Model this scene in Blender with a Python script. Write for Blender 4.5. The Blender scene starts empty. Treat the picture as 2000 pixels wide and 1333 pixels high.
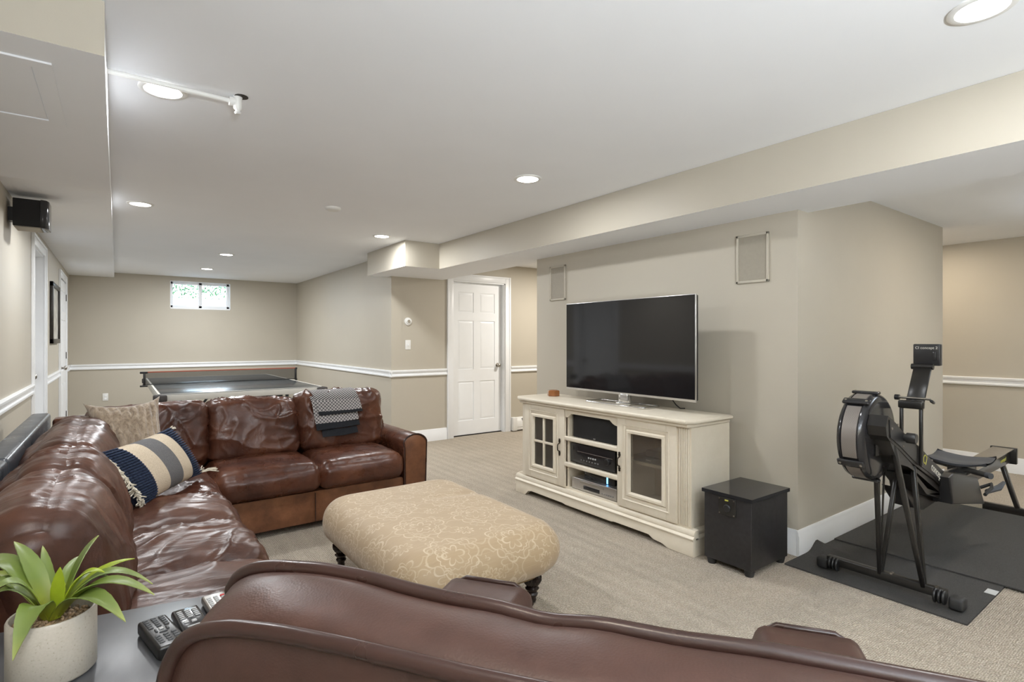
import bpy, bmesh, math, random
from mathutils import Vector, Matrix, Euler, noise
random.seed(7)
PI = math.pi
scn = bpy.context.scene
COL = scn.collection

# ------------------------------------------------------------------ camera, world, exposure
YAW = math.atan(772 / 1053)
cam_d = bpy.data.cameras.new('camera')
cam_d.sensor_width = 36.0
cam_d.lens = 36.0 * 1053 / 2000
cam_d.shift_y = -1.5 / 2000
cam_d.clip_start = 0.02
cam = bpy.data.objects.new('camera', cam_d)
COL.objects.link(cam)
cam.location = (0, 0, 1.27)
cam.rotation_euler = (PI / 2, 0, -YAW)
scn.camera = cam
scn.view_settings.view_transform = 'Standard'
scn.view_settings.look = 'None'
scn.view_settings.gamma = 1
scn.view_settings.use_curve_mapping = False
scn.view_settings.exposure = 0.43
LAMP_W = 16.0          # watts per ceiling lamp
LAMP_COL = (0.97, 0.985, 1.0)
LAMP_WARM = (1.0, 0.86, 0.68)
# two added fill lights out of view, aimed up to brighten the ceiling
fl = bpy.data.lights.new('ceiling_fill', 'AREA'); fl.shape = 'DISK'; fl.size = 0.35; fl.energy = 140; fl.color = (0.86, 0.93, 1.0); fl.spread = math.radians(125)
flo = bpy.data.objects.new('ceiling_fill', fl); COL.objects.link(flo)
flo.location = (-0.05, -2.1, 1.0); flo.rotation_euler = (PI - 0.50, 0, -YAW)
fl2 = fl.copy(); fl2.energy = 32
flo2 = bpy.data.objects.new('ceiling_fill', fl2); COL.objects.link(flo2)
flo2.location = (5.4, -0.6, 1.5); flo2.rotation_euler = (PI - 0.1, 0, 0)
w = bpy.data.worlds.new('sky')
scn.world = w
w.use_nodes = True
bg = w.node_tree.nodes['Background']
bg.inputs[0].default_value = (0.66, 0.83, 1.0, 1)
bg.inputs[1].default_value = 15.0
scn.cycles.max_bounces = 10
scn.cycles.diffuse_bounces = 7
scn.cycles.glossy_bounces = 4
scn.cycles.sample_clamp_indirect = 6.0
scn.cycles.use_denoising = True

# ------------------------------------------------------------------ material helpers
def lin(c):
    return tuple(((v / 255) / 12.92 if v / 255 <= 0.04045 else ((v / 255 + 0.055) / 1.055) ** 2.4) for v in c) + (1,)

class NT:
    def __init__(s, name):
        s.m = bpy.data.materials.new(name); s.m.use_nodes = True
        s.t = s.m.node_tree; s.b = s.t.nodes['Principled BSDF']
    def n(s, typ, **kw):
        nd = s.t.nodes.new(typ)
        for k, v in kw.items():
            if k.startswith('i_'):
                key = k[2:]
                key = int(key) if key.isdigit() else key.replace('_', ' ')
                nd.inputs[key].default_value = v
            else: setattr(nd, k, v)
        return nd
    def l(s, a, b): s.t.links.new(a, b)
    def tex(s, scale, typ='ShaderNodeTexNoise', coord='Object', stretch=(1, 1, 1), **kw):
        tc = s.n('ShaderNodeTexCoord'); mp = s.n('ShaderNodeMapping')
        mp.inputs['Scale'].default_value = stretch
        s.l(tc.outputs[coord], mp.inputs[0])
        nd = s.n(typ, **kw)
        nd.inputs['Scale'].default_value = scale
        s.l(mp.outputs[0], nd.inputs['Vector'])
        return nd
    def ramp(s, fac, stops):
        r = s.n('ShaderNodeValToRGB')
        e = r.color_ramp.elements
        e[0].position, e[0].color = stops[0]
        e[1].position, e[1].color = stops[-1]
        for p, c in stops[1:-1]:
            q = e.new(p); q.color = c
        s.l(fac, r.inputs[0]); return r
    def bump(s, h, strength=0.3, dist=0.01, prev=None):
        b = s.n('ShaderNodeBump'); b.inputs['Strength'].default_value = strength
        b.inputs['Distance'].default_value = dist
        s.l(h, b.inputs['Height'])
        if prev: s.l(prev.outputs[0], b.inputs['Normal'])
        s.l(b.outputs[0], s.b.inputs['Normal'])
        return b

def mat(name, col, rough=0.5, metal=0.0, spec=0.5, noise_amt=0.04, nscale=8, bump=0, bscale=200, coat=0, emit=None, es=1):
    k = NT(name); b = k.b
    c = lin(col) if max(col) > 1 else tuple(col) + (1,)
    b.inputs['Roughness'].default_value = rough
    b.inputs['Metallic'].default_value = metal
    b.inputs['Specular IOR Level'].default_value = spec
    if coat: b.inputs['Coat Weight'].default_value = coat; b.inputs['Coat Roughness'].default_value = 0.08
    t = k.tex(nscale, Detail=3.0) if False else k.tex(nscale)
    lo = tuple(v * (1 - noise_amt) for v in c[:3]) + (1,); hi = tuple(min(1, v * (1 + noise_amt)) for v in c[:3]) + (1,)
    r = k.ramp(t.outputs[0], [(0.3, lo), (0.7, hi)])
    k.l(r.outputs[0], b.inputs['Base Color'])
    if bump:
        t2 = k.tex(bscale); k.bump(t2.outputs[0], bump, 0.002)
    if emit:
        b.inputs['Emission Color'].default_value = tuple(emit) + (1,); b.inputs['Emission Strength'].default_value = es
    return k.m

M = {}
M['wall'] = mat('tan wall paint', (0.49, 0.452, 0.378), 0.50, spec=0.35, noise_amt=0.012, nscale=3, bump=0.06, bscale=260)
M['ceiling'] = mat('ceiling paint', (0.88, 0.90, 0.93), 0.75, spec=0.2, noise_amt=0.012, nscale=2, bump=0.04, bscale=220)
M['trim'] = mat('white trim paint', (0.86, 0.88, 0.90), 0.32, noise_amt=0.01)
M['door'] = mat('white door paint', (0.86, 0.88, 0.90), 0.38, noise_amt=0.01)
M['white_plastic'] = mat('white plastic', (0.80, 0.80, 0.78), 0.35, noise_amt=0.01)
M['grille_tan'] = mat('painted grille', (0.33, 0.30, 0.245), 0.6, noise_amt=0.03, nscale=60, bump=0.3, bscale=700)
M['blackp'] = mat('black plastic', (0.016, 0.016, 0.017), 0.34, noise_amt=0.1)
M['blackm'] = mat('black painted metal', (0.014, 0.013, 0.012), 0.30, noise_amt=0.12, spec=0.5, bump=0.05, bscale=500)
M['blackw'] = mat('black ash veneer', (0.018, 0.017, 0.018), 0.42, noise_amt=0.25, nscale=40)
M['blackgloss'] = mat('glossy black', (0.022, 0.022, 0.024), 0.12, noise_amt=0.05)
M['blackcloth'] = mat('black grille cloth', (0.014, 0.014, 0.015), 0.85, noise_amt=0.2, nscale=300, bump=0.3, bscale=900)
M['screen'] = mat('tv screen glass', (0.011, 0.011, 0.012), 0.07, noise_amt=0.0, spec=0.55)
M['silver'] = mat('silver plastic', (0.55, 0.54, 0.53), 0.3, metal=0.85, noise_amt=0.03)
M['chrome'] = mat('chrome', (0.75, 0.75, 0.75), 0.12, metal=1.0, noise_amt=0.02)
M['nickel'] = mat('satin nickel', (0.45, 0.42, 0.38), 0.28, metal=1.0, noise_amt=0.03)
M['alum'] = mat('aluminium rail', (0.42, 0.40, 0.37), 0.33, metal=0.9, noise_amt=0.05, nscale=40)
M['iron'] = mat('aged bronze', (0.045, 0.035, 0.025), 0.4, metal=0.8, noise_amt=0.3, nscale=60)
M['seat'] = mat('blue grey foam', (0.060, 0.066, 0.078), 0.55, noise_amt=0.08)
M['rubber'] = mat('black rubber', (0.02, 0.02, 0.02), 0.6, noise_amt=0.1)
M['darkturn'] = mat('dark turned wood', (0.016, 0.009, 0.007), 0.22, noise_amt=0.3, nscale=30)
M['amber'] = mat('amber glass', (0.30, 0.12, 0.045), 0.15, noise_amt=0.1)
M['wax'] = mat('cream wax', (0.75, 0.66, 0.45), 0.5)
M['gravel'] = mat('gravel', (0.26, 0.17, 0.09), 0.6, noise_amt=0.5, nscale=60)
M['gold'] = mat('yellow lettering', (0.50, 0.48, 0.08), 0.5, noise_amt=0)
M['white_ink'] = mat('white lettering', (0.62, 0.60, 0.54), 0.5, noise_amt=0)
M['grey_ink'] = mat('grey lettering', (0.20, 0.20, 0.20), 0.5, noise_amt=0)
M['key'] = mat('remote key rubber', (0.075, 0.077, 0.08), 0.5, noise_amt=0.05)
M['key2'] = mat('pale remote key', (0.42, 0.42, 0.42), 0.45, noise_amt=0.05)
M['red'] = mat('red key', (0.45, 0.02, 0.02), 0.4)
M['redtape'] = mat('red net tape', (0.42, 0.10, 0.055), 0.6)
M['lamp'] = mat('lamp diffuser', (0.9, 0.9, 0.9), 0.5, emit=(1, 0.97, 0.92), es=9)
M['led'] = mat('blue status light', (0.1, 0.3, 0.8), 0.5, emit=(0.12, 0.42, 1.0), es=4)
M['pp_top'] = mat('table tennis top', (0.035, 0.043, 0.050), 0.24, noise_amt=0.05)
M['pp_edge'] = mat('pale steel apron', (0.50, 0.49, 0.45), 0.45, noise_amt=0.03)
M['pp_leg'] = mat('grey steel tube', (0.10, 0.125, 0.15), 0.35, metal=0.5)
M['pp_cap'] = mat('charcoal corner cap', (0.035, 0.03, 0.028), 0.6)
M['art'] = mat('pale print', (0.62, 0.60, 0.55), 0.25, noise_amt=0.25, nscale=9)
M['frameblk'] = mat('black picture frame', (0.02, 0.015, 0.012), 0.35)
M['innerwood'] = mat('cabinet interior', (0.62, 0.49, 0.33), 0.55, noise_amt=0.08, nscale=6)
M['fringe'] = mat('cream yarn', (0.62, 0.57, 0.47), 0.9, noise_amt=0.15, nscale=80)
M['navy'] = mat('navy wool', (0.030, 0.048, 0.100), 0.85, noise_amt=0.3, nscale=120, bump=0.5, bscale=500)
M['green'] = mat('foliage outside', (0.025, 0.075, 0.015), 0.6, noise_amt=0.5, nscale=25)
M['concrete'] = mat('window well steel', (0.62, 0.64, 0.66), 0.6, noise_amt=0.1, nscale=10)
M['gimp'] = mat('gold gimp trim', (0.20, 0.13, 0.055), 0.8, noise_amt=0.3, nscale=150)
M['sticker'] = mat('white label', (0.6, 0.62, 0.62), 0.3)
M['shade'] = mat('dark gap', (0.004, 0.004, 0.004), 1.0, noise_amt=0)

# carpet : looped berber with a small woven pattern
k = NT('beige loop carpet')
v = k.tex(105, 'ShaderNodeTexVoronoi', stretch=(1, 1.25, 1)); v.inputs['Randomness'].default_value = 0.45
wv = k.tex(30, 'ShaderNodeTexWave', wave_type='BANDS', bands_direction='X'); wv.inputs['Distortion'].default_value = 1.5; wv.inputs['Detail'].default_value = 1
n1 = k.tex(2.2)
mx = k.n('ShaderNodeMath', operation='MULTIPLY_ADD'); k.l(wv.outputs['Fac'], mx.inputs[0]); mx.inputs[1].default_value = -0.22; k.l(v.outputs['Distance'], mx.inputs[2])
r = k.ramp(mx.outputs[0], [(0.0, (0.64, 0.57, 0.475, 1)), (0.55, (0.38, 0.33, 0.265, 1))])
r2 = k.ramp(n1.outputs[0], [(0.3, (0.93, 0.93, 0.93, 1)), (0.7, (1.04, 1.04, 1.04, 1))])
mm = k.n('ShaderNodeMixRGB', blend_type='MULTIPLY'); mm.inputs[0].default_value = 1
k.l(r.outputs[0], mm.inputs[1]); k.l(r2.outputs[0], mm.inputs[2]); k.l(mm.outputs[0], k.b.inputs['Base Color'])
k.b.inputs['Roughness'].default_value = 0.95; k.b.inputs['Specular IOR Level'].default_value = 0.1
inv = k.n('ShaderNodeMath', operation='MULTIPLY'); inv.inputs[1].default_value = -1; k.l(mx.outputs[0], inv.inputs[0])
k.bump(inv.outputs[0], 0.8, 0.012)
M['carpet'] = k.m

def leather(name, dark, mid, light, rough=(0.22, 0.42), scale=3.5, bs=0.35, fine=0.12, stretch=(1, 1, 1), contrast=(0.3, 0.72), spec=0.45):
    k = NT(name)
    n = k.tex(scale); n.inputs['Detail'].default_value = 6; n.inputs['Roughness'].default_value = 0.65
    r = k.ramp(n.outputs[0], [(contrast[0], dark + (1,)), (0.5, mid + (1,)), (contrast[1], light + (1,))])
    k.l(r.outputs[0], k.b.inputs['Base Color'])
    n2 = k.tex(scale * 2.3); n2.inputs['Detail'].default_value = 4
    r2 = k.ramp(n2.outputs[0], [(0.3, (rough[0],) * 3 + (1,)), (0.7, (rough[1],) * 3 + (1,))])
    k.l(r2.outputs[0], k.b.inputs['Roughness'])
    k.b.inputs['Specular IOR Level'].default_value = spec
    n3 = k.tex(9, stretch=stretch); n3.inputs['Detail'].default_value = 3; n3.inputs['Distortion'].default_value = 1.2
    b1 = k.bump(n3.outputs[0], bs, 0.02)
    v = k.tex(330, 'ShaderNodeTexVoronoi')
    k.bump(v.outputs['Distance'], fine, 0.0015, b1)
    return k.m
M['lea'] = leather('worn brown leather', (0.038, 0.012, 0.007), (0.082, 0.028, 0.015), (0.14, 0.053, 0.027), rough=(0.22, 0.40), bs=0.25)
M['lea_left'] = leather('worn brown leather with long folds', (0.036, 0.014, 0.009), (0.074, 0.029, 0.017), (0.12, 0.050, 0.030), rough=(0.27, 0.44), bs=0.22, stretch=(0.35, 1.6, 0.8))
M['lea_front'] = leather('scuffed tan brown leather', (0.080, 0.029, 0.012), (0.155, 0.061, 0.026), (0.24, 0.105, 0.048), rough=(0.3, 0.5), bs=0.15, scale=6)
M['lea_arm'] = leather('chair leather', (0.042, 0.018, 0.0125), (0.056, 0.025, 0.0175), (0.078, 0.036, 0.026), rough=(0.36, 0.5), bs=0.04, fine=0.12, spec=0.42, scale=5)
M['lea_pipe'] = leather('chair leather piping', (0.028, 0.013, 0.009), (0.036, 0.016, 0.012), (0.046, 0.021, 0.016), rough=(0.25, 0.35), bs=0.0, fine=0.05)
M['lea_frame_sheen'] = leather('back frame leather with painted blue sheen', (0.045, 0.052, 0.062), (0.060, 0.066, 0.076), (0.078, 0.082, 0.090), rough=(0.25, 0.35), bs=0.05)  # bluish reflection on the leather is painted into the base colour

# cream distressed furniture paint
k = NT('distressed cream paint')
n = k.tex(7, stretch=(1, 1, 1)); n.inputs['Detail'].default_value = 8; n.inputs['Roughness'].default_value = 0.75
r = k.ramp(n.outputs[0], [(0.24, (0.46, 0.37, 0.25, 1)), (0.36, (0.70, 0.635, 0.52, 1)), (0.7, (0.76, 0.70, 0.585, 1))])
ao = k.n('ShaderNodeAmbientOcclusion', samples=4) if False else None
k.l(r.outputs[0], k.b.inputs['Base Color']); k.b.inputs['Roughness'].default_value = 0.42
n2 = k.tex(30, stretch=(1, 1, 0.15)); k.bump(n2.outputs[0], 0.08, 0.003)
M['cream'] = k.m
M['cream_dark'] = mat('antiqued groove paint', (0.50, 0.43, 0.32), 0.5, noise_amt=0.2, nscale=30)

# side table : grey black wood
k = NT('weathered charcoal wood')
n = k.tex(6, stretch=(3, 1, 1)); n.inputs['Detail'].default_value = 6
r = k.ramp(n.outputs[0], [(0.3, (0.040, 0.042, 0.047, 1)), (0.7, (0.085, 0.086, 0.092, 1))])
k.l(r.outputs[0], k.b.inputs['Base Color']); k.b.inputs['Roughness'].default_value = 0.33
k.bump(n.outputs[0], 0.1, 0.003)
M['table'] = k.m

# rubber mats
k = NT('speckled rubber mat')
v = k.tex(420, 'ShaderNodeTexVoronoi')
r = k.ramp(v.outputs['Color'], [(0.15, (0.026, 0.025, 0.024, 1)), (0.85, (0.058, 0.056, 0.053, 1))])
k.l(r.outputs[0], k.b.inputs['Base Color']); k.b.inputs['Roughness'].default_value = 0.75
k.bump(v.outputs['Distance'], 0.35, 0.002)
M['mat'] = k.m

# ottoman damask
k = NT('tan damask')
tc = k.n('ShaderNodeUVMap')
sx = k.n('ShaderNodeSeparateXYZ'); k.l(tc.outputs[0], sx.inputs[0])
def ma(op, a, b=None, c=None):
    nd = k.n('ShaderNodeMath', operation=op)
    for i, q in enumerate((a, b, c)):
        if q is None: continue
        if isinstance(q, (int, float)): nd.inputs[i].default_value = q
        else: k.l(q, nd.inputs[i])
    return nd.outputs[0]
def medallion(ox, oy, period, lobes, rr, amp, wd):
    fx = ma('SUBTRACT', ma('FRACT', ma('MULTIPLY_ADD', sx.outputs[0], 1 / period, ox)), 0.5)
    fy = ma('SUBTRACT', ma('FRACT', ma('MULTIPLY_ADD', sx.outputs[1], 1 / period, oy)), 0.5)
    rad = ma('SQRT', ma('ADD', ma('MULTIPLY', fx, fx), ma('MULTIPLY', fy, fy)))
    th = ma('ARCTAN2', fy, fx)
    lob = ma('MULTIPLY', ma('ABSOLUTE', ma('COSINE', ma('MULTIPLY', th, lobes / 2))), amp)
    d = ma('ABSOLUTE', ma('SUBTRACT', ma('SUBTRACT', rad, lob), rr))
    return ma('LESS_THAN', d, wd)
a = medallion(0.15, 0.3, 0.30, 10, 0.33, 0.07, 0.013)
b = medallion(0.15, 0.3, 0.30, 6, 0.07, 0.10, 0.016)
c2 = medallion(0.65, 0.8, 0.30, 8, 0.05, 0.07, 0.016)
d2 = medallion(0.15, 0.3, 0.30, 16, 0.22, 0.03, 0.008)
e2 = medallion(0.3, 0.6, 0.085, 5, 0.10, 0.22, 0.04)
f2 = medallion(0.65, 0.8, 0.30, 12, 0.40, 0.06, 0.010)
g2 = medallion(0.15, 0.8, 0.15, 4, 0.12, 0.16, 0.022)
gate = k.tex(5.0, coord='UV'); g1 = ma('GREATER_THAN', gate.outputs[0], 0.53)
pat = ma('MAXIMUM', ma('MAXIMUM', a, b), ma('MAXIMUM', c2, d2))
pat = ma('MAXIMUM', pat, ma('MULTIPLY', ma('MULTIPLY', e2, g1), 0.7)); pat = ma('MAXIMUM', pat, ma('MULTIPLY', f2, 0.6)); pat = ma('MAXIMUM', pat, ma('MULTIPLY', g2, 0.7))
vn = k.tex(1, coord='UV', stretch=(9, 420, 1)); vn.inputs['Detail'].default_value = 2
br = k.tex(14, coord='UV'); brk = ma('MULTIPLY_ADD', br.outputs[0], 1.6, -0.25)
brk = ma('MINIMUM', ma('MAXIMUM', brk, 0.12), 0.68)
pat = ma('MULTIPLY', pat, brk)
basec = k.ramp(vn.outputs[0], [(0.3, (0.37, 0.265, 0.155, 1)), (0.7, (0.43, 0.32, 0.195, 1))])
mxx = k.n('ShaderNodeMixRGB'); k.l(pat, mxx.inputs[0]); k.l(basec.outputs[0], mxx.inputs[1]); mxx.inputs[2].default_value = (0.62, 0.52, 0.375, 1)
k.l(mxx.outputs[0], k.b.inputs['Base Color']); k.b.inputs['Roughness'].default_value = 0.6
k.b.inputs['Sheen Weight'].default_value = 0.2
k.bump(ma('ADD', pat, ma('MULTIPLY', vn.outputs[0], 0.6)), 0.15, 0.002)
M['damask'] = k.m

# blanket knit : UV x across, y along
def blanket_mat(name, kind):
    k = NT(name)
    uv = k.n('ShaderNodeUVMap'); mp = k.n('ShaderNodeMapping')
    k.l(uv.outputs[0], mp.inputs[0])
    if kind == 'diamond':
        mp.inputs['Rotation'].default_value = (0, 0, PI / 4)
        mp.inputs['Scale'].default_value = (55, 55, 1)
        s2 = k.n('ShaderNodeSeparateXYZ'); k.l(mp.outputs[0], s2.inputs[0])
        def m2(op, a, b=None):
            nd = k.n('ShaderNodeMath', operation=op)
            for i, q in enumerate((a, b)):
                if q is None: continue
                if isinstance(q, (int, float)): nd.inputs[i].default_value = q
                else: k.l(q, nd.inputs[i])
            return nd.outputs[0]
        fx = m2('ABSOLUTE', m2('SUBTRACT', m2('FRACT', s2.outputs[0]), 0.5)); fy = m2('ABSOLUTE', m2('SUBTRACT', m2('FRACT', s2.outputs[1]), 0.5))
        d = m2('MAXIMUM', fx, fy)
        line = m2('GREATER_THAN', d, 0.38)
        dot = m2('LESS_THAN', d, 0.11)
        f = m2('MAXIMUM', line, dot)
    else:
        mp.inputs['Scale'].default_value = (70, 110, 1) if kind == 'stripe' else (90, 90, 1)
        wv = k.n('ShaderNodeTexWave', wave_type='BANDS', bands_direction='DIAGONAL'); wv.inputs['Scale'].default_value = 0.35
        k.l(mp.outputs[0], wv.inputs[0])
        g = k.n('ShaderNodeMath', operation='GREATER_THAN'); g.inputs[1].default_value = 0.42; k.l(wv.outputs['Fac'], g.inputs[0]); f = g.outputs[0]
    mxx = k.n('ShaderNodeMixRGB'); k.l(f, mxx.inputs[0])
    mxx.inputs[1].default_value = (0.50, 0.48, 0.47, 1); mxx.inputs[2].default_value = (0.018, 0.02, 0.025, 1)
    k.l(mxx.outputs[0], k.b.inputs['Base Color']); k.b.inputs['Roughness'].default_value = 0.95
    k.bump(f, 0.3, 0.002)
    return k.m
M['knit_diamond'] = blanket_mat('diamond knit', 'diamond')
M['knit_stripe'] = blanket_mat('striped knit', 'stripe')
M['knit_black'] = mat('black knit', (0.012, 0.014, 0.018), 0.95, noise_amt=0.3, nscale=200, bump=0.5, bscale=600)

# fur
k = NT('taupe plush fur')
n = k.tex(38, stretch=(1.4, 1.4, 0.5)); n.inputs['Detail'].default_value = 6; n.inputs['Distortion'].default_value = 0.8
r = k.ramp(n.outputs[0], [(0.3, (0.20, 0.145, 0.098, 1)), (0.7, (0.43, 0.345, 0.255, 1))])
k.l(r.outputs[0], k.b.inputs['Base Color']); k.b.inputs['Roughness'].default_value = 1
k.b.inputs['Sheen Weight'].default_value = 0.6
n2 = k.tex(160, stretch=(1, 1, 0.4)); n2.inputs['Detail'].default_value = 4
b1 = k.bump(n.outputs[0], 0.5, 0.01); k.bump(n2.outputs[0], 0.7, 0.004, b1)
M['fur'] = k.m
def wool(name, c1, c2):
    k = NT(name); n = k.tex(260, stretch=(1, 1, 1)); n.inputs['Detail'].default_value = 2
    r = k.ramp(n.outputs[0], [(0.3, c1 + (1,)), (0.7, c2 + (1,))]); k.l(r.outputs[0], k.b.inputs['Base Color'])
    k.b.inputs['Roughness'].default_value = 0.95; k.bump(n.outputs[0], 0.6, 0.002); return k.m
M['wool_cream'] = wool('cream flatweave', (0.50, 0.41, 0.30), (0.66, 0.57, 0.44))
M['wool_grey'] = wool('grey flatweave', (0.10, 0.10, 0.105), (0.16, 0.158, 0.16))
M['wool_navy'] = wool('navy flatweave', (0.010, 0.016, 0.038), (0.022, 0.034, 0.07))

# pot stoneware, leaf
k = NT('speckled stoneware')
n = k.tex(260); n.inputs['Detail'].default_value = 2
r = k.ramp(n.outputs[0], [(0.27, (0.34, 0.29, 0.22, 1)), (0.36, (0.45, 0.41, 0.345, 1)), (0.8, (0.49, 0.45, 0.385, 1))])
k.l(r.outputs[0], k.b.inputs['Base Color']); k.b.inputs['Roughness'].default_value = 0.35; M['pot'] = k.m
k = NT('agave leaf')
tcu = k.n('ShaderNodeUVMap'); su = k.n('ShaderNodeSeparateXYZ'); k.l(tcu.outputs[0], su.inputs[0])
r = k.ramp(su.outputs[1], [(0.0, (0.24, 0.26, 0.015, 1)), (0.35, (0.12, 0.175, 0.026, 1)), (0.8, (0.155, 0.205, 0.055, 1)), (1.0, (0.30, 0.34, 0.10, 1))])
k.l(r.outputs[0], k.b.inputs['Base Color']); k.b.inputs['Roughness'].default_value = 0.45
k.b.inputs['Subsurface Weight'].default_value = 0.0
n = k.tex(60, stretch=(1, 1, 0.2)); k.bump(n.outputs[0], 0.15, 0.002); M['leaf'] = k.m
M['leaf_y'] = mat('young yellow green leaf', (0.25, 0.32, 0.015), 0.45, noise_amt=0.15, nscale=20)

def glass_mat(name, col, rough=0.02, diffuse_mix=0):
    k = NT(name); k.t.nodes.remove(k.b)
    g = k.n('ShaderNodeBsdfGlossy'); g.inputs['Roughness'].default_value = rough
    t = k.n('ShaderNodeBsdfTransparent'); t.inputs[0].default_value = col
    f = k.n('ShaderNodeFresnel'); f.inputs[0].default_value = 1.45
    mx = k.n('ShaderNodeMixShader'); k.l(f.outputs[0], mx.inputs[0]); k.l(t.outputs[0], mx.inputs[1]); k.l(g.outputs[0], mx.inputs[2])
    out = [n for n in k.t.nodes if n.type == 'OUTPUT_MATERIAL'][0]
    if diffuse_mix:
        df = k.n('ShaderNodeBsdfDiffuse'); df.inputs[0].default_value = (.5, .46, .40, 1)
        m3 = k.n('ShaderNodeMixShader'); m3.inputs[0].default_value = diffuse_mix
        k.l(mx.outputs[0], m3.inputs[1]); k.l(df.outputs[0], m3.inputs[2]); mx = m3
    k.l(mx.outputs[0], out.inputs[0]); return k.m
M['glass'] = glass_mat('clear pane', (0.90, 0.92, 0.92, 1))
M['glass_smoke'] = glass_mat('tinted pane', (0.92, 0.90, 0.86, 1), diffuse_mix=0.10)  # pale diffuse share makes the pane lighter
M['netmesh'] = glass_mat('fine net mesh', (0.60, 0.60, 0.60, 1), 0.6)
M['perf'] = None
k = NT('perforated flywheel screen')
v = k.tex(1, 'ShaderNodeTexChecker', stretch=(1, 1, 1)); v.inputs['Scale'].default_value = 260
r = k.n('ShaderNodeMixRGB'); k.l(v.outputs['Fac'], r.inputs[0]); r.inputs[1].default_value = (0.26, 0.235, 0.215, 1); r.inputs[2].default_value = (0.20, 0.18, 0.165, 1)
k.l(r.outputs[0], k.b.inputs['Base Color']); k.b.inputs['Roughness'].default_value = 0.4; k.b.inputs['Metallic'].default_value = 0.35
M['perf'] = k.m

# ------------------------------------------------------------------ geometry helpers
XF = {}
def thing(name, label, cat, loc=(0, 0, 0), rotz=0, group=None):
    o = bpy.data.objects.new(name, None); COL.objects.link(o)
    o.empty_display_size = 0.05
    o.location = loc; o.rotation_euler = (0, 0, rotz)
    o['label'] = label; o['category'] = cat
    if group: o['group'] = group
    XF[o.name] = Matrix.Translation(loc) @ Matrix.Rotation(rotz, 4, 'Z')
    return o
def tag(o, label, cat, group=None):
    o['label'] = label; o['category'] = cat
    if group: o['group'] = group
    return o
def finish(bm, smooth=50):
    bmesh.ops.recalc_face_normals(bm, faces=bm.faces[:])
    if smooth:
        a = math.radians(smooth)
        for f in bm.faces: f.smooth = True
        for e in bm.edges:
            e.smooth = (len(e.link_faces) == 2 and e.calc_face_angle(0) < a)
def obj(name, bm, m, parent=None, local=False, smooth=50, label=None, base=None):
    """bm is in world space unless local (then in the parent's frame)."""
    if isinstance(bm, bmesh.types.BMesh):
        finish(bm, smooth)
        me = bpy.data.meshes.new(name); bm.to_mesh(me); bm.free()
    else: me = bm
    mts = m if isinstance(m, (list, tuple)) else [m]
    for q in mts: me.materials.append(q)
    o = bpy.data.objects.new(name, me); COL.objects.link(o)
    if parent is not None:
        o.parent = parent
        X = XF[parent.name]
        if not local: me.transform(X.inverted())
        XF[o.name] = X
    else:
        if base is None:
            vs = me.vertices
            n = max(1, len(vs))
            cx = sum(q.co.x for q in vs) / n; cy = sum(q.co.y for q in vs) / n; cz = min(q.co.z for q in vs)
            base = (cx, cy, cz)
        T = Matrix.Translation(base)
        me.transform(T.inverted()); o.location = base
        XF[o.name] = T
    if label: o['label'] = label
    return o
def struct(name, bm, m, parent=None, smooth=35):
    o = obj(name, bm, m, parent, smooth=smooth, base=(0, 0, 0) if parent is None else None)
    if parent is None: o['kind'] = 'structure'
    return o
def bx(bm, x0, x1, y0, y1, z0, z1, bev=0, seg=2, M4=None):
    x0, x1 = sorted((x0, x1)); y0, y1 = sorted((y0, y1)); z0, z1 = sorted((z0, z1))
    vs = [bm.verts.new((x, y, z)) for x in (x0, x1) for y in (y0, y1) for z in (z0, z1)]
    idx = [(0, 1, 3, 2), (4, 6, 7, 5), (0, 4, 5, 1), (2, 3, 7, 6), (0, 2, 6, 4), (1, 5, 7, 3)]
    fs = [bm.faces.new([vs[i] for i in f]) for f in idx]
    nv = vs
    if bev:
        es = list({e for f in fs for e in f.edges})
        r = bmesh.ops.bevel(bm, geom=es, offset=bev, segments=seg, profile=0.5, affect='EDGES', clamp_overlap=True)
        nv = list({v for v in vs if v.is_valid} | set(r['verts']))
    if M4 is not None:
        bmesh.ops.transform(bm, matrix=M4, verts=[v for v in nv if v.is_valid])
    return nv
def box(x0, x1, y0, y1, z0, z1, bev=0, seg=2):
    bm = bmesh.new(); bx(bm, x0, x1, y0, y1, z0, z1, bev, seg); return bm
def prism(pts, axis, a, b, bev=0, bm=None):
    """extrude polygon pts (2D) along axis from a to b.  axis x: pts=(y,z); y: (x,z); z: (x,y)"""
    bm = bm or bmesh.new()
    def P(p, t): return {'x': (t, p[0], p[1]), 'y': (p[0], t, p[1]), 'z': (p[0], p[1], t)}[axis]
    v0 = [bm.verts.new(P(p, a)) for p in pts]; v1 = [bm.verts.new(P(p, b)) for p in pts]
    n = len(pts)
    fs = [bm.faces.new(v0), bm.faces.new(v1[::-1])]
    for i in range(n): fs.append(bm.faces.new((v0[i], v0[(i + 1) % n], v1[(i + 1) % n], v1[i])))
    if bev:
        es = list({e for f in fs[:2] for e in f.edges})
        bmesh.ops.bevel(bm, geom=es, offset=bev, segments=2, profile=0.5, affect='EDGES', clamp_overlap=True)
    return bm
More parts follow.
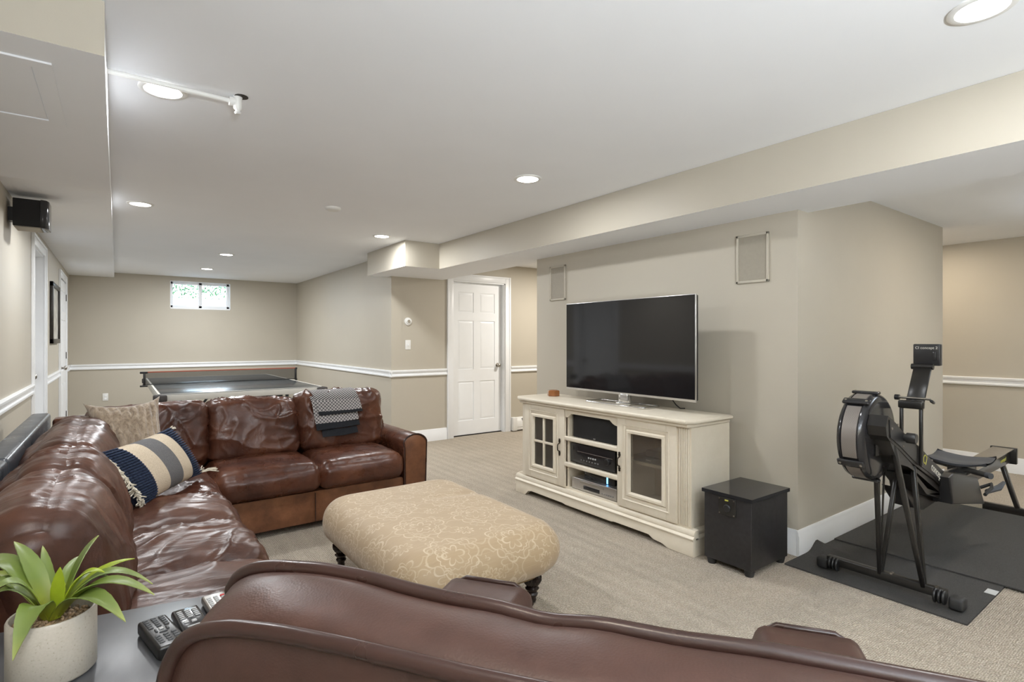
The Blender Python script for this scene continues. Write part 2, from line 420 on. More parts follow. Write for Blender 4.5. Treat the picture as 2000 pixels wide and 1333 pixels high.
def tube(pts, r, seg=10, bm=None, closed=False, cap=True):
    bm = bm or bmesh.new()
    pts = [Vector(p) for p in pts]; n = len(pts)
    rs = r if isinstance(r, (list, tuple)) else [r] * n
    rings = []; up = None
    for i, p in enumerate(pts):
        if closed: t = pts[(i + 1) % n] - pts[i - 1]
        else: t = pts[min(i + 1, n - 1)] - pts[max(i - 1, 0)]
        t.normalize()
        if up is None:
            up = Vector((0, 0, 1)) if abs(t.z) < 0.9 else Vector((1, 0, 0))
        s = t.cross(up)
        if s.length < 1e-5: s = t.orthogonal()
        s.normalize(); up = s.cross(t).normalized()
        rings.append([bm.verts.new(p + (s * math.cos(2 * PI * j / seg) + up * math.sin(2 * PI * j / seg)) * rs[i]) for j in range(seg)])
    m = n if closed else n - 1
    for i in range(m):
        A, B = rings[i], rings[(i + 1) % n]
        for j in range(seg): bm.faces.new((A[j], A[(j + 1) % seg], B[(j + 1) % seg], B[j]))
    if not closed and cap:
        bm.faces.new(rings[0][::-1]); bm.faces.new(rings[-1])
    return bm
def lathe(prof, c=(0, 0, 0), seg=24, bm=None, M4=None, flute=None):
    """prof list of (r,z)"""
    bm = bm or bmesh.new(); rings = []
    allv = []
    for i, (r, z) in enumerate(prof):
        ring = []
        for j in range(seg):
            a = 2 * PI * j / seg
            rr = r
            if flute and flute[0] <= i <= flute[1] and j % 2: rr = r * 0.86
            ring.append(bm.verts.new((c[0] + rr * math.cos(a), c[1] + rr * math.sin(a), c[2] + z)))
        rings.append(ring); allv += ring
    for A, B in zip(rings, rings[1:]):
        for j in range(seg): bm.faces.new((A[j], A[(j + 1) % seg], B[(j + 1) % seg], B[j]))
    if prof[0][0] > 1e-4: bm.faces.new(rings[0][::-1])
    if prof[-1][0] > 1e-4: bm.faces.new(rings[-1])
    if M4 is not None: bmesh.ops.transform(bm, matrix=M4, verts=allv)
    return bm
def moulding(a, b, out, prof, bm=None):
    """a,b (x,y); out (nx,ny) into room; prof list (out, z)"""
    bm = bm or bmesh.new()
    v0 = [bm.verts.new((a[0] + out[0] * o, a[1] + out[1] * o, z)) for o, z in prof]
    v1 = [bm.verts.new((b[0] + out[0] * o, b[1] + out[1] * o, z)) for o, z in prof]
    n = len(prof)
    bm.faces.new(v0); bm.faces.new(v1[::-1])
    for i in range(n): bm.faces.new((v0[i], v0[(i + 1) % n], v1[(i + 1) % n], v1[i]))
    return bm
RAIL = [(0, .825), (.016, .825), (.022, .832), (.022, .845), (.012, .851), (.010, .872), (.016, .878), (.026, .885), (.028, .900), (.020, .906), (0, .906)]
BASE = [(0, 0), (.016, 0), (.016, .115), (.012, .122), (.012, .135), (.006, .15), (0, .15)]

def cube_grid(nx, ny, nz, f):
    """surface grid of the [-1,1] cube mapped through f; returns bmesh"""
    bm = bmesh.new(); cache = {}
    def V(i, j, l):
        kk = (i, j, l)
        if kk not in cache:
            cache[kk] = bm.verts.new(f(-1 + 2 * i / nx, -1 + 2 * j / ny, -1 + 2 * l / nz))
        return cache[kk]
    for i in range(nx):
        for j in range(ny):
            bm.faces.new((V(i, j, nz), V(i + 1, j, nz), V(i + 1, j + 1, nz), V(i, j + 1, nz)))
            bm.faces.new((V(i, j, 0), V(i, j + 1, 0), V(i + 1, j + 1, 0), V(i + 1, j, 0)))
    for i in range(nx):
        for l in range(nz):
            bm.faces.new((V(i, 0, l), V(i + 1, 0, l), V(i + 1, 0, l + 1), V(i, 0, l + 1)))
            bm.faces.new((V(i, ny, l), V(i, ny, l + 1), V(i + 1, ny, l + 1), V(i + 1, ny, l)))
    for j in range(ny):
        for l in range(nz):
            bm.faces.new((V(0, j, l), V(0, j, l + 1), V(0, j + 1, l + 1), V(0, j + 1, l)))
            bm.faces.new((V(nx, j, l), V(nx, j + 1, l), V(nx, j + 1, l + 1), V(nx, j, l + 1)))
    return bm
def ridge(p, s, d=1.0):
    n = noise.noise(p * s)
    return 1 - min(1, abs(n) * 2.6)
def cushion(size, X4, r=0.06, dome=0.03, puff=0.02, wr=0.008, seed=0, stretch=(1, 1, 1), n=(34, 26, 10), wscale=5, sag=0, pinch=0, dome_axis=2):
    """soft rounded box; size (x,y,z) full; X4 world matrix"""
    hx, hy, hz = size[0] / 2, size[1] / 2, size[2] / 2
    off = Vector((seed * 7.3, seed * 3.1, seed * 1.7))
    def f(u, v, t):
        p = Vector((u * hx, v * hy, t * hz))
        c = Vector((max(-hx + r, min(hx - r, p.x)), max(-hy + r, min(hy - r, p.y)), max(-hz + r, min(hz - r, p.z))))
        d = p - c
        if d.length > 1e-6: q = c + d.normalized() * r
        else: q = p
        nrm = d.normalized() if d.length > 1e-6 else Vector((0, 0, 0))
        fu, fv, ft = 1 - u * u, 1 - v * v, 1 - t * t
        if dome_axis == 2:
            q.z += dome * fu ** 0.6 * fv ** 0.6 * max(0, t)
            q.x += puff * u * fv * ft; q.y += puff * v * fu * ft
        else:   # dome along +-y
            q.y += dome * fu ** 0.6 * ft ** 0.6 * v
            q.x += puff * u * ft; q.z += puff * t * fu
            if pinch: q.z -= pinch * (abs(u) ** 4) * (1 if t > 0 else -1) * abs(t)
        if wr:
            g = 0
            pp = Vector((q.x * stretch[0], q.y * stretch[1], q.z * stretch[2])) + off
            wob = Vector((noise.noise(pp * 2.1), noise.noise(pp * 2.1 + Vector((9, 2, 4))), 0)) * 0.25
            g = ridge(pp + wob, wscale) ** 3 * 0.9 + ridge(pp + wob + Vector((3, 8, 1)), wscale * 2.1) ** 3 * 0.4 + noise.noise(pp * 3) * 0.9
            q += nrm * (wr * g)
        return X4 @ q
    return cube_grid(n[0], n[1], n[2], f)
def rotm(loc, ex=0, ey=0, ez=0):
    return Matrix.Translation(loc) @ Euler((ex, ey, ez)).to_matrix().to_4x4()
def text_mesh(body, size, X4, depth=0.0006):
    cu = bpy.data.curves.new('t', 'FONT'); cu.body = body; cu.size = size; cu.extrude = depth
    cu.align_x = 'CENTER'; cu.align_y = 'CENTER'
    o = bpy.data.objects.new('t', cu); COL.objects.link(o)
    bpy.context.view_layer.update()
    me = bpy.data.meshes.new_from_object(o.evaluated_get(bpy.context.evaluated_depsgraph_get()))
    bpy.data.objects.remove(o); me.transform(X4); me.materials.clear()
    return me

# ------------------------------------------------------------------ room shell
CZ = 2.31
XL, YB, XR, YD = -0.57, 10.3, 2.66, 6.08
XE, YS = 6.9, -2.6
def plate(name, parts, m=None):
    bm = bmesh.new()
    for p in parts: bx(bm, *p)
    return struct(name, bm, m or M['wall'], smooth=0)
struct('floor', box(XL - .2, XE + .2, YS - .2, YB + .3, -0.12, 0), M['carpet'], smooth=0)
plate('ceiling', [(XL - .2, XE + .2, YS - .2, YB + .3, CZ, CZ + .15)], M['ceiling'])
# lower ceiling on the right hand side behind the beam
struct('ceiling_right', box(3.36, XE, YS, 4.0, 2.25, CZ), M['ceiling'], smooth=0)
DO = (3.51, 4.335)
D1 = (6.02, 6.86)   # recessed door in left wall
D2 = (8.62, 9.86)   # far white door
plate('wall_left', [(XL - .15, XL, YS, D1[0], 0, CZ), (XL - .15, XL, D1[1], YB, 0, CZ), (XL - .15, XL, D1[0], D1[1], 2.08, CZ), (XL - .17, XL - .14, D1[0], D1[1], 0, 2.08)])
W = (0.70, 1.565, 1.80, 2.232)
plate('wall_back', [(XL, W[0], YB, YB + .22, 0, CZ), (W[1], XR + .3, YB, YB + .22, 0, CZ), (W[0], W[1], YB, YB + .22, 0, W[2]), (W[0], W[1], YB, YB + .22, W[3], CZ)])
plate('wall_right_and_backing', [(XR, XR + .14, YD, YB, 0, CZ), (DO[0] - .2, DO[1] + .2, YD + .141, YD + .2, 0, CZ)])  # second box is an added unseen backing that stops light leaking past the door
DO = (3.51, 4.335)
plate('wall_hall', [(XR + .139, DO[0], YD, YD + .14, 0, CZ - .001), (DO[1], XE, YD, YD + .14, 0, CZ - .001), (DO[0], DO[1], YD, YD + .14, 2.05, CZ - .001)])
plate('wall_centre', [(3.235, 5.79, 1.566, 4.01, 0, CZ - .002)])
plate('wall_east', [(XE, XE + .15, YS, YD + .14, 0, CZ)])
plate('wall_south', [(XL - .15, XE + .15, YS - .15, YS, 0, CZ)])
# beam / soffits : painted walls with white undersides (two materials on one mesh)
def soffit(name, boxes, extra=None):
    bm = bmesh.new()
    for b_ in boxes: bx(bm, *b_)
    bmesh.ops.recalc_face_normals(bm, faces=bm.faces[:])
    for f in bm.faces: f.material_index = 1 if f.normal.z < -0.5 else 0
    o = struct(name, bm, [M['wall'], M['ceiling']], smooth=0)
    return o
soffit('wall_beam', [(2.81, 3.36, YS, YD, 2.04, CZ - .001), (2.41, 2.811, 5.16, 6.20, 2.04, CZ - .001)])
bm = bmesh.new(); bx(bm, XL, -0.03, 2.07, 3.90, 2.14, CZ - .001); bx(bm, XL, -0.03, 3.90, YB, 2.237, CZ - .001)
bmesh.ops.recalc_face_normals(bm, faces=bm.faces[:])
for f in bm.faces: f.material_index = 0 if f.normal.y < -0.5 and f.calc_center_median().y < 3 else 1
struct('wall_soffit', bm, [M['wall'], M['ceiling']], smooth=0)

# baseboards and chair rails
struct('baseboard_left', moulding((XL, YS), (XL, D1[0] - .09), (1, 0), BASE), M['trim'])
struct('baseboard_left_far', moulding((XL, D1[1] + .09), (XL, D2[0] - .08), (1, 0), BASE), M['trim'])
struct('baseboard_back', moulding((XL, YB), (XR, YB), (0, -1), BASE), M['trim'])
struct('baseboard_right', moulding((XR, YD - .016), (XR, YB), (-1, 0), BASE), M['trim'])
struct('baseboard_hall', moulding((XR - .016, YD), (DO[0] - .095, YD), (0, -1), BASE), M['trim'])
struct('baseboard_centre', moulding((3.235 - .0158, 1.566), (5.79 + .016, 1.566), (0, -1), BASE), M['trim'])
struct('baseboard_television', moulding((3.235, 1.567), (3.235, 4.01), (-1, 0), BASE), M['trim'])
struct('baseboard_east', moulding((XE, YS), (XE, YD), (-1, 0), BASE), M['trim'])
rails = [((XL, YS), (XL, D1[0] - .09), (1, 0)), ((XL, D1[1] + .09), (XL, D2[0] - .08), (1, 0)), ((XL, YB), (XR, YB), (0, -1)), ((XR, YD - .028), (XR, YB), (-1, 0)),
         ((XR - .028, YD), (DO[0] - .095, YD), (0, -1)), ((DO[1] + .095, YD), (XE, YD), (0, -1)), ((XE, YS), (XE, YD), (-1, 0)), ((XL, D2[1] + .08), (XL, YB), (1, 0))]
for i, (a, b, o_) in enumerate(rails): struct('trim_%d' % (i + 1), moulding(a, b, o_, RAIL), M['trim'])

# doors
def panel_door(name, W_, H_, X4, knob_side=1, hinges=False, knob_mat='nickel'):
    """door slab in local x (0..W_), face at y=0 facing -y, thickness to +y"""
    root = bpy.data.objects.new(name, None); COL.objects.link(root); root['kind'] = 'structure'
    root.matrix_world = X4; XF[root.name] = X4
    bm = bmesh.new()
    bx(bm, 0, W_, .008, .036, .012, H_)
    st = .105; cs = .10
    pw = (W_ - 2 * st - cs) / 2
    rows = [(.20, .72), (.88, 1.53), (1.64, H_ - .13)]
    xs = [st, st + pw, st + pw + cs, W_ - st]
    # stiles and rails
    for (a, b) in ((0, st), (st + pw, st + pw + cs), (W_ - st, W_)): bx(bm, a, b, 0, .010, .012, H_)
    zz = [.012, rows[0][0], rows[0][1], rows[1][0], rows[1][1], rows[2][0], rows[2][1], H_]
    for a, b in ((0, 1), (2, 3), (4, 5), (6, 7)):
        for (x0, x1) in ((xs[0], xs[1]), (xs[2], xs[3])): bx(bm, x0, x1, 0, .010, zz[a], zz[b])
    obj('slab', bm, M['door'], root, local=True)
    for (x0, x1) in ((xs[0], xs[1]), (xs[2], xs[3])):
        for z0, z1 in rows:
            bm = bmesh.new()
            vs = []
            for ins, y in ((.006, .009), (.032, .001), (.034, .001)):
                vs.append([bm.verts.new(p) for p in ((x0 + ins, y, z0 + ins), (x1 - ins, y, z0 + ins), (x1 - ins, y, z1 - ins), (x0 + ins, y, z1 - ins))])
            for A, B in zip(vs, vs[1:]):
                for j in range(4): bm.faces.new((A[j], A[(j + 1) % 4], B[(j + 1) % 4], B[j]))
            bm.faces.new(vs[-1])
            obj('panel', bm, M['door'], root, local=True, smooth=20)
    kx = W_ - .06 if knob_side > 0 else .06
    bm = lathe([(0.0, .062), (.016, .060), (.027, .048), (.027, .036), (.013, .022), (.011, .006), (.030, .004), (.030, 0)], seg=18)
    bm.transform(rotm((kx, 0, .925), PI / 2)); obj('knob', bm, M[knob_mat], root, local=True)
    if hinges:
        hx = 0 if knob_side > 0 else W_
        for z in (.22, 1.02, 1.80): obj('hinge', box(hx - .012, hx + .012, -.008, .004, z, z + .09, .003), M['iron'], root, local=True)
    return root
CAS = [(0, 0), (.022, 0), (.022, .075), (.016, .082), (.010, .09), (0, .09)]
def casing(name, x0, x1, H_, X4, depth=.14):
    bm = bmesh.new(); c = .09
    for a, b in ((x0 - c, x0), (x1, x1 + c)):
        bx(bm, a, b, -.016, 0, 0, H_ + c, .003); 
        bx(bm, a + (.001 if a < x0 else .065), a + (.025 if a < x0 else .089), -.024, -.014, 0, H_ + c - .001, .004)
    bx(bm, x0 - .001, x1 + .001, -.0155, 0, H_, H_ + c - .0005, .003); bx(bm, x0 - c + .026, x1 + c - .026, -.0235, -.014, H_ + .066, H_ + c - .0015, .004)
    # jambs
    bx(bm, x0 - .004, x0 + .012, 0, depth, 0, H_); bx(bm, x1 - .012, x1 + .004, 0, depth, 0, H_); bx(bm, x0, x1, 0, depth, H_ - .012, H_ + .004)
    bm.transform(X4)
    return struct(name, bm, M['trim'])
panel_door('door_1', DO[1] - DO[0] - .03, 2.037, rotm((DO[0] + .015, YD + .075, 0)))
casing('trim_9', DO[0], DO[1], 2.05, rotm((0, YD, 0)))
struct('trim_10', box(DO[0], DO[1], YD + .06, YD + .14, 0.0, .006), M['shade'])  # black strip standing in for the shade under the door
# left wall openings (local x -> world +y, facing +x)
XLm = Matrix.Translation((XL, 0, 0)) @ Matrix.Rotation(PI / 2, 4, 'Z')
casing('trim_11', D1[0], D1[1], 2.08, XLm, .14)
panel_door('door_2', D1[1] - D1[0] - .03, 2.05, XLm @ Matrix.Translation((D1[0] + .015, .10, 0)))
casing('trim_12', D2[0], D2[1] - .35, 2.05, XLm, .0)
panel_door('door_3', .87, 2.03, XLm @ Matrix.Translation((D2[0] + .01, -.012, 0)), knob_side=-1, hinges=True)
# window
wf = bmesh.new()
x0, x1, z0, z1 = W
for (a, b, c_, d_) in ((x0, x0 + .04, z0, z1), (x1 - .04, x1, z0, z1), (x0, x1, z0, z0 + .045), (x0, x1, z1 - .04, z1), ((x0 + x1) / 2 - .025, (x0 + x1) / 2 + .025, z0, z1)):
    bx(wf, a, b, YB + .10, YB + .15, c_, d_, .004)
bx(wf, x0 - .0, x1, YB - .004, YB + .15, z0 - .018, z0 + .004); bx(wf, x0, x1, YB - .002, YB + .15, z1 - .004, z1 + .004)
bx(wf, x0 - .004, x0 + .004, YB - .002, YB + .15, z0, z1); bx(wf, x1 - .004, x1 + .004, YB - .002, YB + .15, z0, z1)
win = struct('window_1', wf, M['trim'])
for a, b in ((x0 + .04, (x0 + x1) / 2 - .025), ((x0 + x1) / 2 + .025, x1 - .04)):
    obj('pane', box(a, b, YB + .12, YB + .126, z0 + .045, z1 - .04), M['glass'], win)
# outside the window: curved steel well, bank and shrubs
bm = bmesh.new()
prev = None
for i in range(25):
    a = PI * i / 24
    rr = .75 + .015 * (i % 2)
    p = (1.13 - rr * math.cos(a), YB + .22 + rr * 1.1 * math.sin(a))
    q = [bm.verts.new((p[0], p[1], 1.2)), bm.verts.new((p[0], p[1], 2.02))]
    if prev: bm.faces.new((prev[0], q[0], q[1], prev[1]))
    prev = q
bmesh.ops.solidify(bm, geom=bm.faces[:], thickness=.01)
tag(obj('window_well', bm, M['concrete']), 'corrugated pale steel window well outside the small window', 'window well')
bm = bmesh.new(); bx(bm, -1, 4, YB + .23, YB + 1.06, 1.15, 1.2); bx(bm, -1, 4, YB + 1.06, YB + 4, 1.15, 2.03)
struct('ground_outside', bm, M['concrete'])
random.seed(3)
bm = bmesh.new()
for i in range(1500):
    c = Vector((random.uniform(.2, 2.4), YB + 1.25 + random.random() * .5, random.uniform(2.03, 2.5) if i < 500 else random.uniform(2.14, 2.5)))
    a = Euler((random.random() * 3, random.random() * 3, random.random() * 3)).to_matrix()
    s = random.uniform(.02, .045)
    vs = [bm.verts.new(c + a @ Vector(p)) for p in ((-s, 0, 0), (0, -s * .45, 0), (s, 0, 0), (0, s * .45, 0))]
    bm.faces.new(vs)
sh = obj('shrub', bm, M['green'], smooth=0); tag(sh, 'green shrub seen through the small basement window', 'shrub'); sh['kind'] = 'stuff'

# ------------------------------------------------------------------ ceiling lamps and fittings
lamps = [(2.13, 2.735, 'recessed ceiling light in the middle of the ceiling above the ottoman and TV stand'),
         (2.13, 5.10, 'recessed ceiling light just before the boxed beam end by the hall'),
         (1.07, 7.30, 'nearer of the two recessed lights in line with the small window'),
         (1.055, 8.93, 'farthest recessed light, just in front of the small window'),
         (0.145, 4.98, 'recessed ceiling light beside the soffit, farther along than the sprinkler pipe'),
         (0.155, 2.66, 'recessed ceiling light right next to the white sprinkler pipe'),
         (2.18, 0.49, 'recessed ceiling light at the top right corner of the picture'),
         (0.155, 0.40, 'recessed ceiling light out of view behind the soffit end'),
         (1.1, -1.5, 'recessed ceiling light behind the viewer'),
         (4.75, 0.55, 'recessed light in the lower ceiling above the rowing machine'),
         (6.2, 1.9, 'recessed light in the lower ceiling beside the far right wall'),
         (4.9, 5.0, 'recessed light in the hall ceiling behind the television wall')]
POW = (.64, 1.10, 1.70, 1.8, .92, .70, .33, .35, .4, .58, .50, 2.0)
for i, (x, y, lab) in enumerate(lamps):
    z = 2.25 if (x > 3.36 and y < 4) else CZ
    t = thing('ceiling_light', lab, 'ceiling light', (x, y, z), 0, 'recessed ceiling lights')
    bm = lathe([(.068, -.001), (.068, -.007), (.082, -.008), (.088, -.004), (.088, 0)], seg=40, bm=None)
    obj('trim_ring', bm, M['white_plastic'], t, local=True)
    obj('diffuser', lathe([(.069, 0), (.069, -.003), (.055, -.008), (.03, -.011), (.0, -.012)], seg=32), M['lamp'], t, local=True)
    ld = bpy.data.lights.new('lamp_light', 'AREA'); ld.shape = 'DISK'; ld.size = .12
    warm = x > 3.3 or (x < .5 and y < 1)
    ld.energy = LAMP_W * POW[i]; ld.color = ((1.0, .94, .86) if y > 4 else LAMP_WARM) if warm else LAMP_COL
    lo = bpy.data.objects.new('lamp_light', ld); COL.objects.link(lo); lo.parent = t; lo.location = (0, 0, -.016)
sd = thing('smoke_detector', 'flat white round smoke detector on the ceiling between the lights', 'smoke detector', (1.367, 4.24, CZ))
obj('housing', lathe([(.0, -.022), (.045, -.022), (.055, -.017), (.06, -.006), (.06, 0)], seg=32), M['white_plastic'], sd, local=True)
sp = thing('sprinkler_pipe', 'white sprinkler pipe running from the soffit along the ceiling to its head', 'pipe', (.417, 2.55, CZ))
obj('pipe', tube([(-.035, 2.545, CZ - .022), (.40, 2.555, CZ - .022)], .0095, 12), M['white_plastic'], sp)
obj('tee', tube([(.385, 2.555, CZ - .022), (.417, 2.555, CZ - .022)], .019, 12), M['white_plastic'], sp)
obj('head', lathe([(.0, -.075), (.010, -.074), (.014, -.068), (.008, -.060), (.017, -.050), (.017, -.008), (.019, 0)], seg=14), M['white_plastic'], sp, local=True)
obj('ceiling_hole', lathe([(.0, -.002), (.027, -.002), (.027, 0)], (.012, -.012, 0), seg=14), M['iron'], sp, local=True)

# access panel under the lower soffit
ap = thing('access_panel', 'white access panel with trim frame under the near soffit', 'access panel', (-.36, 2.53, 2.14))
bm = bmesh.new()
xa, xb, ya, yb = -.53, -.165, 2.22, 2.84
for q in ((xa, xb, ya, ya + .05), (xa, xb, yb - .05, yb), (xa, xa + .05, ya + .049, yb - .049), (xb - .05, xb, ya + .049, yb - .049)): bx(bm, *q, 2.134, 2.145)
obj('frame', bm, M['ceiling'], ap)
obj('panel', box(xa + .054, xb - .054, ya + .054, yb - .054, 2.1375, 2.144), M['ceiling'], ap)

# ------------------------------------------------------------------ left wall things
wsx = thing('wall_speaker', 'small black satellite speaker mounted high on the left wall', 'speaker', (XL, 4.8, 2.0))
bm = prism([(XL + .03, 4.69), (XL + .165, 4.69), (XL + .19, 4.70), (XL + .20, 4.73), (XL + .20, 4.86), (XL + .165, 4.89), (XL + .03, 4.89)], 'z', 2.012, 2.19, .004)
obj('cabinet', bm, M['blackcloth'], wsx)
obj('grille', prism([(XL + .166, 4.686), (XL + .195, 4.696), (XL + .207, 4.73), (XL + .207, 4.86), (XL + .18, 4.885), (XL + .166, 4.89)], 'z', 2.008, 2.194, .004), M['blackgloss'], wsx)
obj('bottom_plate', box(XL + .035, XL + .165, 4.70, 4.88, 2.006, 2.013), M['grille_tan'], wsx)
obj('bracket', box(XL, XL + .035, 4.75, 4.83, 2.05, 2.14), M['blackp'], wsx)
pf = thing('picture', 'black framed picture hanging on the left wall between the doors', 'picture', (XL, 7.9, 1.24))
bm = bmesh.new()
ya, yb, za, zb = 7.46, 8.33, 1.235, 1.895
for q in ((ya, yb, za, za + .05), (ya, yb, zb - .05, zb), (ya, ya + .05, za, zb), (yb - .05, yb, za, zb)): bx(bm, XL, XL + .03, *q, .004)
obj('frame', bm, M['frameblk'], pf)
obj('print', box(XL + .002, XL + .012, ya + .05, yb - .05, za + .05, zb - .05), M['art'], pf)
# outlet at far wall, thermostat and switch by the hall
ou = thing('outlet', 'white outlet cover low on the far wall left of the tennis table', 'outlet', (-.14, YB, .40))
obj('plate', box(-.175, -.105, YB - .007, YB, .345, .46, .003), M['white_plastic'], ou)
for z in (.375, .42): obj('socket', box(-.155, -.125, YB - .010, YB - .006, z - .012, z + .016, .003), M['trim'], ou)
th = thing('thermostat', 'round white thermostat on the wall left of the hall door', 'thermostat', (2.875, YD, 1.50))
bm = lathe([(0, .034), (.022, .034), (.030, .030), (.032, .018), (.046, .016), (.048, 0)], seg=32); bm.transform(rotm((0, 0, 0), PI / 2))
obj('body', bm, M['white_plastic'], th, local=True)
bm = lathe([(0, .039), (.018, .039), (.021, .033)], seg=24); bm.transform(rotm((0, 0, 0), PI / 2)); obj('dial', bm, M['grille_tan'], th, local=True)
sw = thing('light_switch', 'white light switch below the round thermostat', 'switch', (2.875, YD, 1.16))
obj('plate', box(2.84, 2.912, YD - .007, YD, 1.155, 1.272, .003), M['white_plastic'], sw)
obj('toggle', box(2.870, 2.882, YD - .018, YD - .005, 1.20, 1.226, .003), M['trim'], sw)
# baseboard heater
hb = thing('baseboard_heater', 'white baseboard heater right of the hall door', 'heater', (4.9, YD, 0))
bm = moulding((4.47, YD), (5.9, YD), (0, -1), [(0, .02), (.06, .02), (.062, .05), (.05, .055), (.062, .06), (.062, .14), (.045, .165), (.03, .168), (.012, .19), (0, .19)])
obj('cover', bm, M['white_plastic'], hb)
for i in range(2): obj('slot', box(4.59, 5.86, YD - .064 + .012 * i, YD - .058 + .012 * i, .150 + .014 * i, .157 + .014 * i), M['shade'], hb)
obj('end_cap', box(4.43, 4.50, YD - .068, YD, .01, .195, .004), M['white_plastic'], hb)
# in-wall speakers
def inwall(y0, y1, z0, z1, lab):
    t = thing('in_wall_speaker', lab, 'speaker', (3.235, (y0 + y1) / 2, z0), 0, 'in-wall speakers beside the television')
    bm = bmesh.new(); f = .016
    for q in ((y0, y1, z0, z0 + f), (y0, y1, z1 - f, z1), (y0, y0 + f, z0, z1), (y1 - f, y1, z0, z1)): bx(bm, 3.221, 3.235, *q, .003)
    obj('frame', bm, M['wall'], t)
    obj('grille', box(3.228, 3.235, y0 + f, y1 - f, z0 + f, z1 - f), M['grille_tan'], t)
inwall(3.595, 3.806, 1.632, 1.946, 'painted in-wall speaker on the left of the television')
inwall(1.737, 1.952, 1.632, 1.94, 'painted in-wall speaker on the right of the television')

# ------------------------------------------------------------------ media console
FX = 2.73
mc = thing('media_console', 'cream distressed wooden media console under the television', 'cabinet', (2.93, 2.78, 0))
Y0, Y1, XB = 1.945, 3.625, 3.13
obj('top', prism([(FX - .045, Y0 - .0), (FX - .045, Y1 - .05), (FX + .01, Y1 + .035), (XB, Y1 + .035), (XB, Y0 - .03), (FX + .02, Y0 - .03)], 'z', .772, .80, .010), M['cream'], mc)
obj('top_moulding', prism([(FX - .028, Y0), (FX - .028, Y1 - .05), (FX + .02, Y1 + .018), (XB - .01, Y1 + .018), (XB - .01, Y0 - .015), (FX + .02, Y0 - .015)], 'z', .752, .773, .007), M['cream'], mc)
obj('side_panel', box(FX + .02, XB, Y0 - .005, Y0 + .018, 0.0, .755), M['cream'], mc)
obj('side_panel', box(FX + .045, XB, Y1 - .018, Y1 + .005, 0.0, .755), M['cream'], mc)
obj('divider', box(FX + .02, XB - .02, 2.512, 2.530, .15, .755), M['cream'], mc)
obj('divider', box(FX + .02, XB - .02, 3.020, 3.042, .15, .755), M['cream'], mc)
obj('back_panel', box(XB - .02, XB - .008, Y0, Y1, .12, .755), M['innerwood'], mc)
obj('bottom_panel', box(FX + .005, XB, Y0, Y1, .14, .165), M['cream'], mc)
# pilasters
obj('pilaster', prism([(FX - .002, Y1 - .10), (FX - .002, Y1 - .055), (FX + .045, Y1 + .006), (FX + .06, Y1 + .006), (FX + .06, Y1 - .10)], 'z', .155, .755), M['cream'], mc)
bm = bmesh.new()
bx(bm, FX + .004, FX + .03, Y0 - .006, Y0 + .088, .155, .755)
for i in range(6): bx(bm, FX - .004, FX + .006, Y0 + .006 + i * .0125, Y0 + .0145 + i * .0125, .165, .745, .003)
obj('pilaster', bm, M['cream'], mc)
# base with bracket feet
pts = [(1.91, 0), (2.09, 0), (2.13, .022), (2.20, .022), (2.235, .047), (2.53, .047), (2.555, .036), (3.02, .036), (3.05, .047), (3.43, .050), (3.475, .040), (3.51, 0), (3.64, 0), (3.64, .105), (1.91, .105)]
obj('plinth', prism([(a, b) for a, b in pts], 'x', FX - .022, FX + .012, .003), M['cream'], mc)
for ya_ in (1.9105, 3.6195): obj('plinth_side', box(FX + .012, XB, ya_, ya_ + .02, 0, .105), M['cream'], mc)
bm = moulding((FX - .004, 1.905), (FX - .004, 3.645), (-1, 0), [(-.03, .10), (.024, .10), (.026, .108), (.012, .120), (.016, .132), (.004, .152), (-.03, .156)])
obj('base_moulding', bm, M['cream'], mc)
bm = moulding((FX, 1.935), (XB, 1.935), (0, -1), [(-.0, .10), (.030, .10), (.030, .108), (.016, .120), (.018, .132), (.004, .152), (0, .156)])
obj('base_moulding', bm, M['cream'], mc)
